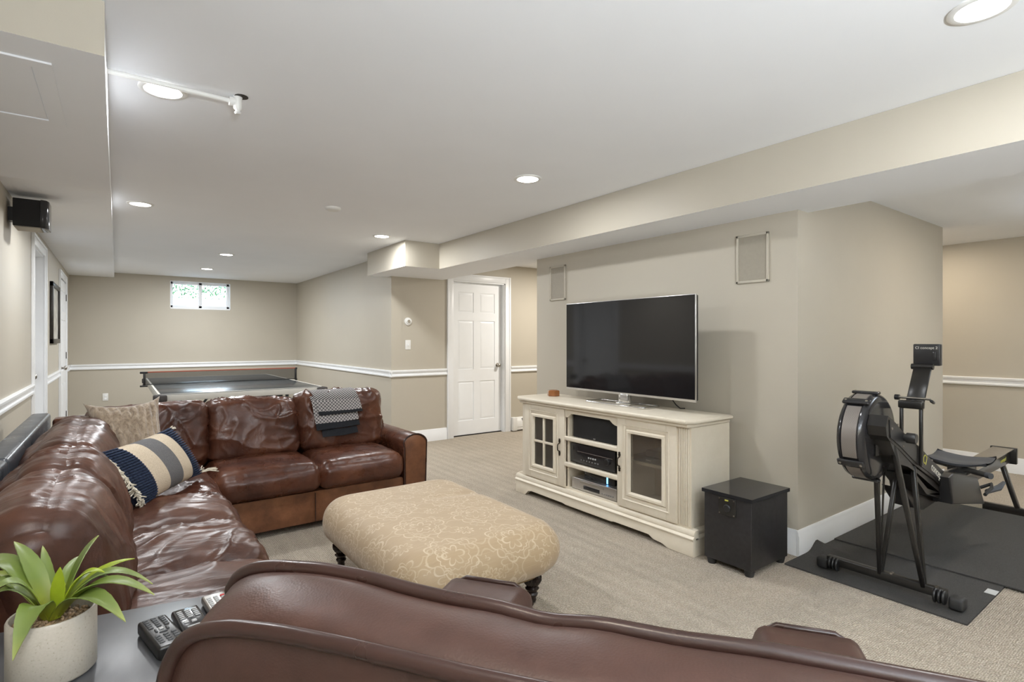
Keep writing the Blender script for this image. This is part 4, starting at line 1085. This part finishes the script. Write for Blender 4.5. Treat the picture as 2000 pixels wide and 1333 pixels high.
# ------------------------------------------------------------------ pillows
def quilt(name, corners, th, m, parent, nx=40, nz=30, extra=None, sub=None, u0=0, u1=1, pull=.08):
    """pillow between 4 corners (BL, BR, TR, TL); sub range in u"""
    BL, BR, TR, TL = [Vector(c) for c in corners]
    nrm = (BR - BL).cross(TL - BL).normalized()
    def P(a, b): return (BL * (1 - a) + BR * a) * (1 - b) + (TL * (1 - a) + TR * a) * b
    bm = bmesh.new(); grids = []
    for side in (1, -1):
        g_ = []
        for i in range(nx + 1):
            row = []
            a = u0 + (u1 - u0) * i / nx
            for j in range(nz + 1):
                b = j / nz
                ea = (1 - (2 * a - 1) ** 2); eb = (1 - (2 * b - 1) ** 2)
                # pull the edges in between corners
                ain = .5 + (a - .5) * (1 - pull * .8 * eb ** .8 * abs(2 * a - 1)); bin_ = .5 + (b - .5) * (1 - pull * ea ** .8 * abs(2 * b - 1))
                h = th * (max(0, ea) ** .45) * (max(0, eb) ** .45) / 2
                q = P(ain, bin_) + nrm * side * h
                if extra: q += nrm * side * extra(a, b, side) * min(1, 4 * ea) * min(1, 4 * eb)
                row.append(bm.verts.new(q))
            g_.append(row)
        for i in range(nx):
            for j in range(nz): bm.faces.new((g_[i][j], g_[i + 1][j], g_[i + 1][j + 1], g_[i][j + 1]))
        grids.append(g_)
    bmesh.ops.remove_doubles(bm, verts=bm.verts[:], dist=.0004)
    return bm, P, nrm
C1 = [(-.085, 3.62, .49), (.27, 3.70, .47), (.215, 3.93, .935), (-.158, 3.90, .915)]
fp = thing('fur_pillow', 'taupe plush fur pillow standing in the corner of the brown sofa', 'pillow', (.05, 3.95, .46))
def furx(a, b, s):
    t_ = (a * 9 + .5 * noise.noise(Vector((a * 3, b * 3, 1))) + .8 * b)
    return .012 * (1 - abs(math.sin(t_ * PI)) ** .6) * -1 + .008 + .006 * noise.noise(Vector((a * 14, b * 12, s)))
bm, P_, n_ = quilt('f', C1, .17, None, None, 60, 44, furx, pull=.24)
obj('cover', bm, M['fur'], fp, smooth=80)
C2 = [(.075, 2.97, .505), (.385, 3.53, .505), (.225, 3.43, .80), (-.085, 2.90, .785)]
spw = thing('striped_pillow', 'navy, cream and grey striped lumbar pillow with tassels, leaning before the fur pillow', 'pillow', (.15, 3.2, .5))
bands = [(0, .20, 'wool_navy'), (.20, .38, 'wool_cream'), (.38, .585, 'wool_grey'), (.585, .775, 'wool_cream'), (.775, 1, 'wool_navy')]
for a0, a1, mn in bands:
    bm, P_, n_ = quilt('p', C2, .17, None, None, 14, 34, None, None, a0, a1)
    obj({'wool_navy': 'navy_band', 'wool_cream': 'cream_band', 'wool_grey': 'grey_band'}[mn], bm, M[mn], spw, smooth=80)
# visible side is towards +x / camera : knotted bobbles
BL, BR, TR, TL = [Vector(c) for c in C2]
def surf(a, b, side):
    ea = (1 - (2 * a - 1) ** 2); eb = (1 - (2 * b - 1) ** 2)
    ain = .5 + (a - .5) * (1 - .064 * eb ** .8 * abs(2 * a - 1)); bin_ = .5 + (b - .5) * (1 - .08 * ea ** .8 * abs(2 * b - 1))
    return (BL * (1 - ain) + BR * ain) * (1 - bin_) + (TL * (1 - ain) + TR * ain) * bin_ + n_ * side * .17 * (max(0, ea) ** .45) * (max(0, eb) ** .45) / 2
side = 1 if n_.dot(Vector((0, 0, 1.27)) - BL) > 0 else -1
du, dv = (BR - BL).normalized(), (TL - BL).normalized()
for rng in ((.02, .19, 6), (.79, .985, 7)):
    bm = bmesh.new()
    for i in range(rng[2]):
        for j in range(24):
            a = rng[0] + (rng[1] - rng[0]) * (i + .5) / rng[2]; b = (j + .5) / 24
            c_ = surf(a, b, side)
            bmesh.ops.create_icosphere(bm, subdivisions=1, radius=.5, matrix=Matrix.Translation(c_) @ Matrix((du, dv, n_ * side)).transposed().to_4x4() @ Matrix.Diagonal((.017, .0105, .030, 1)))
    o = obj('bobbles', bm, M['navy'], spw, smooth=80); o['kind'] = 'stuff'
random.seed(5)
bm = bmesh.new()
for i in range(110):
    b = i / 109; p = surf(.012, b, side) + n_ * side * .012
    dr = (-du * .75 + n_ * side * random.uniform(.15, .7) + Vector((random.uniform(-.3, .3), random.uniform(-.3, .3), -.45))).normalized()
    l_ = random.uniform(.025, .05)
    pp = [p, p + dr * l_ * .5 + Vector((random.uniform(-.01, .01), random.uniform(-.01, .01), 0)), p + dr * l_ + Vector((random.uniform(-.015, .015), random.uniform(-.015, .015), 0))]
    tube(pp, .0030, 5, bm)
for i in range(12):
    p = surf(.998, .03, side); e = p + Vector((.09, .03, .0)) + Vector((random.uniform(-.01, .01), random.uniform(-.02, .02), random.uniform(-.01, .01)))
    tube([p, (p + e) / 2 + Vector((0, 0, .01)), e], .0022, 4, bm)
for b in (.06, .98):
    for i in range(12):
        p = surf(.99, b, side); tube([p, p + Vector((random.uniform(.0, .03), random.uniform(-.01, .03), random.uniform(-.015, .03)))], .003, 4, bm)
o = obj('tassels', bm, M['fringe'], spw); o['kind'] = 'stuff'

# ------------------------------------------------------------------ throw blanket over right back cushion
tb = thing('throw_blanket', 'folded black and white knitted throw draped over the right back of the sofa', 'blanket', (1.35, 4.3, .6))
def drape(x0_, x1_, sstart, send, off, skew=0.0, ny=40, nx=24, mt=None, name='layer'):
    """s: arclength over the cushion: negative behind, positive to the front"""
    def path(s):   # returns y,z : top ridge at s=0
        r_ = .085 + off
        yc, zc_ = 4.272, .758
        if s < 0: return (yc + r_, zc_ + s) if s < -r_ * 1.2 else (yc + r_ * math.cos(PI / 2 + s / r_ * 1.0), zc_ + r_ * math.sin(PI / 2 + s / r_))
        a = s / r_
        if a < 1.35: return (yc - r_ * math.sin(a), zc_ + r_ * math.cos(a))
        e = s - 1.35 * r_
        y_, z_ = yc - r_ * math.sin(1.35), zc_ + r_ * math.cos(1.35)
        return (y_ - e * .27, z_ - e * .96)
    bm = bmesh.new(); uvl = bm.loops.layers.uv.new('UVMap'); g_ = []; uvm = {}
    for j in range(ny + 1):
        s = sstart + (send - sstart) * j / ny; y_, z_ = path(s); row = []
        for i in range(nx + 1):
            x = x0_ + (x1_ - x0_) * i / nx + skew * s
            wob = .004 * noise.noise(Vector((x * 9, s * 6, off * 50)))
            vtx = bm.verts.new((x, y_ + wob - .012 * math.sin(PI * i / nx), z_ + wob + .012 * (i / nx - .5) * (j / ny))); uvm[vtx] = (x, s); row.append(vtx)
        g_.append(row)
    for j in range(ny):
        for i in range(nx):
            f_ = bm.faces.new((g_[j][i], g_[j][i + 1], g_[j + 1][i + 1], g_[j + 1][i]))
            for lp in f_.loops: lp[uvl].uv = uvm[lp.vert]
    bmesh.ops.recalc_face_normals(bm, faces=bm.faces[:])
    bmesh.ops.solidify(bm, geom=bm.faces[:], thickness=.007)
    return obj(name, bm, mt, tb, smooth=80)
OFF = .030
drape(1.17, 1.50, -.30, .115, OFF, .10, mt=M['knit_stripe'], name='striped_section')
drape(1.17, 1.50, .115, .30, OFF, .10, mt=M['knit_diamond'], name='diamond_section')
drape(1.17, 1.50, .30, .345, OFF, .10, mt=M['knit_black'], name='hem')
drape(1.185, 1.52, -.20, .145, OFF + .014, .16, mt=M['knit_stripe'], name='striped_section')
drape(1.185, 1.52, .145, .235, OFF + .014, .16, mt=M['knit_diamond'], name='diamond_section')
drape(1.185, 1.52, .235, .258, OFF + .016, .16, mt=M['knit_black'], name='hem')
drape(1.21, 1.48, .33, .385, OFF - .012, .10, mt=M['knit_black'], name='inner_layer')

# ------------------------------------------------------------------ table tennis table
pt = thing('table_tennis_table', 'dark table tennis table with net behind the sofa', 'table', (1.07, 7.4, 0))
PX0, PX1, PY0, PY1, PZ = .312, 1.835, 6.02, 8.76, .76
for a, b in ((PY0, 7.385), (7.395, PY1)):
    obj('tabletop', box(PX0, PX1, a, b, PZ - .018, PZ, .002), M['pp_top'], pt)
bm = bmesh.new()
for q in ((PX0, PX1, PY0 - .006, PY0 + .02), (PX0, PX1, PY1 - .02, PY1 + .006), (PX0 - .006, PX0 + .02, PY0, PY1), (PX1 - .02, PX1 + .006, PY0, PY1)): bx(bm, *q, PZ - .065, PZ - .006, .002)
obj('apron', bm, M['pp_edge'], pt)
bm = bmesh.new()
for q in ((PX0, PX1, PY0, PY0 + .02), (PX0, PX1, PY1 - .02, PY1), (PX0, PX0 + .02, PY0, PY1), (PX1 - .02, PX1, PY0, PY1)): bx(bm, *q, PZ - .001, PZ + .0008)
obj('edge_line', bm, M['white_ink'], pt)
for x in (PX0, PX1):
    for y in (PY0, PY1): obj('corner_cap', box(x - .04 if x < 1 else x - .07, x + .07 if x < 1 else x + .04, y - .04 if y < 7 else y - .06, y + .06 if y < 7 else y + .04, PZ - .07, PZ - .004, .014, 3), M['pp_cap'], pt)
for x, s in ((PX0 - .09, 1), (PX1 + .09, -1)):
    bm = bmesh.new(); bx(bm, x - .012, x + .05 * s + .012, 7.375, 7.405, PZ - .02, PZ - .002, .004)
    bx(bm, x + .03 * s - .012, x + .03 * s + .012, 7.378, 7.402, PZ - .01, PZ + .14, .004); bx(bm, x - .012, x + .05 * s + .012, 7.378, 7.402, PZ + .13, PZ + .153, .004)
    obj('net_post', bm, M['blackp'], pt)
obj('net', box(PX0 - .06, PX1 + .06, 7.389, 7.391, PZ + .006, PZ + .145), M['netmesh'], pt, label='fine see-through net')
obj('net_tape', box(PX0 - .06, PX1 + .06, 7.386, 7.394, PZ + .140, PZ + .1525), M['redtape'], pt, label='red top tape of the net')
obj('net_cord', box(PX0 - .08, PX1 + .08, 7.386, 7.394, PZ + .001, PZ + .010), M['blackp'], pt)
for y in (6.45, 7.15, 7.65, 8.35):
    for x in (.58, 1.56):
        obj('leg', tube([(x, y, .04), (x, y, PZ - .03)], .019, 10), M['pp_leg'], pt)
        bm = lathe([(0, -.012), (.035, -.012), (.038, 0), (.035, .012), (0, .012)], seg=16); bm.transform(rotm((x, y, .038), 0, PI / 2)); obj('caster_wheel', bm, M['rubber'], pt)
for y in (6.45, 8.35):
    for x in (.58, 1.56): obj('brace', tube([(x, y, .45), (x + (.14 if x < 1 else -.14), y, .60), (x + (.22 if x < 1 else -.22), y, PZ - .05)], .012, 8), M['pp_leg'], pt)
for x in (.58, 1.56): obj('crossbar', tube([(x, 6.45, .20), (x, 8.35, .20)], .014, 8), M['pp_leg'], pt)
cr = thing('storage_case', 'dark case standing under the right end of the tennis table', 'case', (1.72, 8.3, 0))
obj('body', box(1.64, 1.86, 7.9, 8.7, 0.0, .56, .02), M['blackp'], cr)
obj('lid', box(1.635, 1.87, 7.89, 8.71, .56, .60, .012), M['blackm'], cr)

# ------------------------------------------------------------------ side table with remotes and plant
RT = math.atan2(-.044, .234)
st = thing('side_table', 'charcoal wooden side table between the sofa and the leather armchair', 'table', (-.03, 1.26, 0), RT)
obj('top', box(-.27, .26, -.25, .245, .635, .66, .004), M['table'], st, local=True)
obj('apron', box(-.24, .22, -.22, .215, .56, .634, .003), M['table'], st, local=True)
for x in (-.21, .21):
    for y in (-.21, .205): obj('leg', box(x - .022, x + .022, y - .022, y + .022, 0, .56, .003), M['table'], st, local=True)
def remote(center, rot, w_, l_, h_, lab, body, keys, tilt=0):
    t = thing('remote_control', lab, 'remote', (center[0], center[1], .6605), rot, 'remote controls on the side table')
    obj('case', box(-w_ / 2, w_ / 2, -l_ / 2, l_ / 2, 0, h_, .006, 3), body, t, local=True)
    for (x, y, kw, kl, m_) in keys:
        obj('button', box(x - kw / 2, x + kw / 2, y - kl / 2, y + kl / 2, h_ - .001, h_ + .0022, .001, 1), m_, t, local=True)
    return t
keys = []
for j in range(5):
    for i in range(3): keys.append((-.014 + .014 * i, .062 - .010 * j, .009, .005, M['key']))
for j in range(4):
    for i in range(3): keys.append((-.014 + .014 * i, -.052 + .010 * j, .009, .005, M['key']))
keys += [(-.010, .004, .004, .014, M['key']), (.010, .004, .004, .014, M['key']), (0, -.008, .014, .004, M['key']), (0, .008, .008, .008, M['key2'])]
remote((.074, 1.292), math.radians(12), .052, .145, .026, 'thick dark grey remote nearest the plant pot, with rubber buttons', M['blackm'], keys)
keys = []
for j in range(5):
    for i in range(3): keys.append((-.014 + .014 * i, .060 - .009 * j, .010, .003, M['key2']))
keys += [(-.012, .005, .009, .009, M['key2']), (.002, .002, .010, .010, M['key2']), (0, -.02, .03, .003, M['key2'])]
remote((.130, 1.312), math.radians(7), .052, .16, .018, 'black remote with pale bar keys in the middle of the three', M['blackgloss'], keys)
keys = []
for j in range(6):
    for i in range(3): keys.append((-.014 + .014 * i, .056 - .010 * j, .009, .005, M['red'] if (j == 0 and i == 2) else M['key2']))
remote((.188, 1.350), math.radians(5), .050, .16, .018, 'grey remote with a red key, half hidden behind the armchair', M['alum'], keys)

pl = thing('potted_plant', 'green agave-like plant in a speckled cream pot on the side table', 'plant', (-.0945, 1.293, .6605))
H_ = .113; r_ = .065
obj('pot', lathe([(r_ - .006, 0), (r_, .006), (r_, H_ - .004), (r_ - .002, H_), (r_ - .005, H_), (r_ - .007, H_ - .004), (r_ - .007, .02), (0, .02)], seg=56), M['pot'], pl, local=True)
obj('soil', lathe([(r_ - .0075, .02), (r_ - .0075, H_ - .022), (0, H_ - .018)], seg=30), M['gravel'], pl, local=True)
random.seed(11)
bm = bmesh.new()
for i in range(230):
    a = random.random() * 2 * PI; q = (r_ - .012) * math.sqrt(random.random())
    bmesh.ops.create_icosphere(bm, subdivisions=1, radius=random.uniform(.003, .0062), matrix=Matrix.Translation((q * math.cos(a), q * math.sin(a), H_ - .019 + random.random() * .007)) @ Euler((random.random() * 3, random.random() * 3, 0)).to_matrix().to_4x4() @ Matrix.Diagonal((1, .8, .6, 1)))
o = obj('gravel', bm, M['gravel'], pl, local=True); o['kind'] = 'stuff'
def imgpt(u, v, t):
    l_ = (u - 1000) / 1053; s_, c_ = math.sin(YAW), math.cos(YAW)
    return Vector(((s_ + l_ * c_) * t, (c_ - l_ * s_) * t, 1.27 + (665 - v) / 1053 * t))
base = Vector((-.0945, 1.293, .6605 + H_ - .012))
# leaves: tip positions measured once, kept as plain world coordinates
leaf_spec = [((27, 1058), 1.06, .030, .030, 0), ((83, 1066), 1.09, .020, .018, 0), ((192, 1046), 1.05, .036, .026, 0), ((263, 1091), 1.10, .026, .030, 1),
             ((299, 1141), 1.06, .030, .060, 0), ((302, 1162), 1.00, .034, .052, 0), ((246, 1215), .95, .040, .050, 0), ((24, 1292), .90, .044, .060, 0),
             ((-35, 1108), 1.03, .036, .050, 0), ((-40, 1125), 1.10, .026, .040, 1), ((-45, 1150), .99, .036, .045, 0), ((-40, 1185), .96, .030, .050, 0),
             ((205, 1118), 1.03, .026, .040, 1), ((118, 1108), 1.00, .026, .010, 1), ((140, 1125), 1.08, .020, .02, 1),
             ((-55, 1100), 1.10, .034, .060, 0), ((-30, 1170), .93, .036, .055, 0), ((60, 1100), 1.12, .024, .04, 0), ((160, 1085), 1.14, .022, .03, 0), ((232, 1140), 1.12, .026, .05, 0)]
for (tip, t_, wd, arch, young) in leaf_spec:
    tp = imgpt(tip[0], tip[1], t_ * .985)
    b0 = base + Vector((tp.x - base.x, tp.y - base.y, 0)).normalized() * .008
    d = tp - b0; up = Vector((0, 0, 1))
    sd_ = d.cross(up)
    if sd_.length < .03: sd_ = Vector((.8, -.6, 0))
    sd_.normalize()
    bm = bmesh.new(); uvl = bm.loops.layers.uv.new('UVMap'); N = 16; rows = []; uvm = {}
    for i in range(N + 1):
        s = i / N
        p = b0 + d * s + up * arch * 4 * s * (1 - s) * (.75 + .25 * (1 - s))
        wdt = wd * (.42 + 1.15 * s) * (1 - s ** 2.6) if s < 1 else 0
        wdt = 1.15 * wd * min(1, (.50 + 1.3 * s)) * (1 - s ** 2.4)
        jag = 1 + (.05 if i % 2 else 0)
        row = []
        for j, (o_, dz) in enumerate(((-1, .16), (-.55, .03), (0, -.04), (.55, .03), (1, .16))):
            q = p + sd_ * o_ * wdt / 2 * (jag if abs(o_) == 1 else 1) + up * (dz * wdt * (1 - .3 * s))
            vtx = bm.verts.new(q); uvm[vtx] = (j / 4, s); row.append(vtx)
        rows.append(row)
    for A, B in zip(rows, rows[1:]):
        for j in range(4):
            f_ = bm.faces.new((A[j], A[j + 1], B[j + 1], B[j]))
            for lp in f_.loops: lp[uvl].uv = uvm[lp.vert]
    bmesh.ops.remove_doubles(bm, verts=rows[-1], dist=.001)
    bmesh.ops.recalc_face_normals(bm, faces=bm.faces[:])
    bmesh.ops.solidify(bm, geom=bm.faces[:], thickness=.0016)
    obj('leaf', bm, M['leaf_y'] if young else M['leaf'], pl, smooth=70)

# ------------------------------------------------------------------ foreground armchair (local x along its width, y forward)
AZ = math.radians(-55)
ac = thing('armchair', 'brown leather armchair seen from behind in the foreground, with thick piping', 'armchair', (.18, .80, 0), AZ)
AL = M['lea_arm']; AP = M['lea_pipe']
def spl(tab, x):
    if x <= tab[0][0]: return tab[0][1]
    for (a, b), (c_, d_) in zip(tab, tab[1:]):
        if x <= c_:
            t_ = (x - a) / (c_ - a); t_ = t_ * t_ * (3 - 2 * t_) if False else t_
            return b + (d_ - b) * t_
    return tab[-1][1]
def sm(tab):
    out = []
    for i in range(121):
        x = tab[0][0] + (tab[-1][0] - tab[0][0]) * i / 120
        acc = wsum = 0
        for k_ in range(-8, 9):
            h_ = .022 * k_ / 8 * min(1, max(.15, min(x - tab[0][0], tab[-1][0] - x) / .05))
            g_ = math.exp(-(k_ / 5) ** 2); acc += g_ * spl(tab, x + h_); wsum += g_
        out.append((x, acc / wsum))
    return out
ztf = [(-.085, .905), (-.068, .931), (-.038, .945), (0, .952), (.074, .958), (.143, .957), (.208, .950), (.262, .947), (.327, .947), (.388, .940), (.45, .947), (.535, .945), (.625, .949), (.744, .946), (.83, .944), (.865, .935), (.885, .905)]
ztn = [(-.070, .82), (-.062, .86), (-.052, .883), (-.036, .905), (-.011, .921), (.04, .934), (.109, .940), (.197, .941), (.349, .938), (.60, .94), (.78, .938), (.84, .925), (.87, .90), (.885, .86)]
ztf, ztn = sm(ztf), sm(ztn)
def SX(i, N):  # width samples, denser at ends
    t_ = i / N; t_ = .5 - .5 * math.cos(PI * t_)
    return t_
N = 70
bm = bmesh.new(); rings = []
nearp, farp = [], []
for i in range(N + 1):
    t_ = SX(i, N)
    sn = -.066 + .948 * t_; sf = -.082 + .964 * t_
    zn, zf = spl(ztn, sn), spl(ztf, sf)
    ring = []
    ring.append((sn + .0, -.135, .10)); ring.append((sn, -.130, .45)); ring.append((sn, -.124, zn - .16)); ring.append((sn, -.118, zn - .06)); ring.append((sn, -.115, zn - .004))
    for q in range(1, 8):
        f_ = q / 8; ring.append((sn + (sf - sn) * f_, -.115 + .115 * f_, zn + (zf - zn) * f_ + .012 * math.sin(PI * f_) * min(1, t_ * 8, (1 - t_) * 8) + .003 * noise.noise(Vector((sn * 8, f_ * 3, 2)))))
    ring.append((sf, .0, zf - .004)); ring.append((sf, .03, zf - .06)); ring.append((sf, .06, zf - .2)); ring.append((sf, .07, .45)); ring.append((sf, .05, .10))
    rings.append([bm.verts.new(p) for p in ring])
    nearp.append((sn, -.117, zn + .001)); farp.append((sf, .002, zf + .001))
for A, B in zip(rings, rings[1:]):
    for j in range(len(A)): bm.faces.new((A[j], A[(j + 1) % len(A)], B[(j + 1) % len(A)], B[j]))
bm.faces.new(rings[0]); bm.faces.new(rings[-1][::-1])
obj('backrest', bm, AL, ac, local=True, smooth=70)
bot = lambda p, y: [(p[0], y, .12)]
obj('piping', tube([(-.068, -.132, .12), (-.068, -.128, .5), (-.070, -.122, .72)] + nearp + [(.885, -.122, .72), (.885, -.132, .12)], .0095, 16), AP, ac, local=True)
obj('piping', tube([(-.086, .03, .62)] + farp + [(.886, .03, .62)], .0100, 16), AP, ac, local=True)
# arms
def carm(x0_, x1_, ye, zt):
    def f(u, v, t):
        r = .075; hx_, hy_, hz_ = (x1_ - x0_) / 2, (ye + .06) / 2, (zt - .10) / 2
        p = Vector((u * hx_, v * hy_, t * hz_)); rr = Vector((hx_ - .03, hy_ - .025, hz_ - .065))
        c = Vector((max(-rr.x, min(rr.x, p.x)), max(-rr.y, min(rr.y, p.y)), min(rr.z, p.z))); d = p - c
        e = Vector((d.x / .03, d.y / .025, d.z / .065))
        if e.length > 1: e.normalize(); q = c + Vector((e.x * .03, e.y * .025, e.z * .065))
        else: q = p
        return (x0_ + hx_ + q.x, -.06 + hy_ + q.y, .10 + hz_ + q.z)
    a_ = obj('arm', cube_grid(16, 24, 16, f), AL, ac, local=True, smooth=80)
    w_ = x1_ - x0_
    loop = [(x0_ + .012, ye - .02, .12), (x0_ + .008, ye - .02, zt - .07), (x0_ + .022, ye - .02, zt - .022), (x0_ + .055, ye - .02, zt - .002), (x1_ - .055, ye - .02, zt - .002), (x1_ - .022, ye - .02, zt - .022), (x1_ - .008, ye - .02, zt - .07), (x1_ - .012, ye - .02, .12)]
    obj('piping', tube(loop, .007, 8), AP, a_, local=True)
carm(-.085, .160, .75, .632)
carm(.670, .895, .75, .632)
obj('seat_base', box(.13, .69, .0, .66, .10, .30, .02, 3), AL, ac, local=True)
obj('seat_cushion', cushion((.53, .58, .17), rotm((.408, .37, .38)), r=.06, dome=.03, wr=.004, seed=31), AL, ac, local=True, smooth=80)
for x in (-.03, .83):
    for y in (-.08, .62): obj('foot', lathe([(.020, 0), (.028, .10)], (x, y, 0), 14), M['darkturn'], ac, local=True)
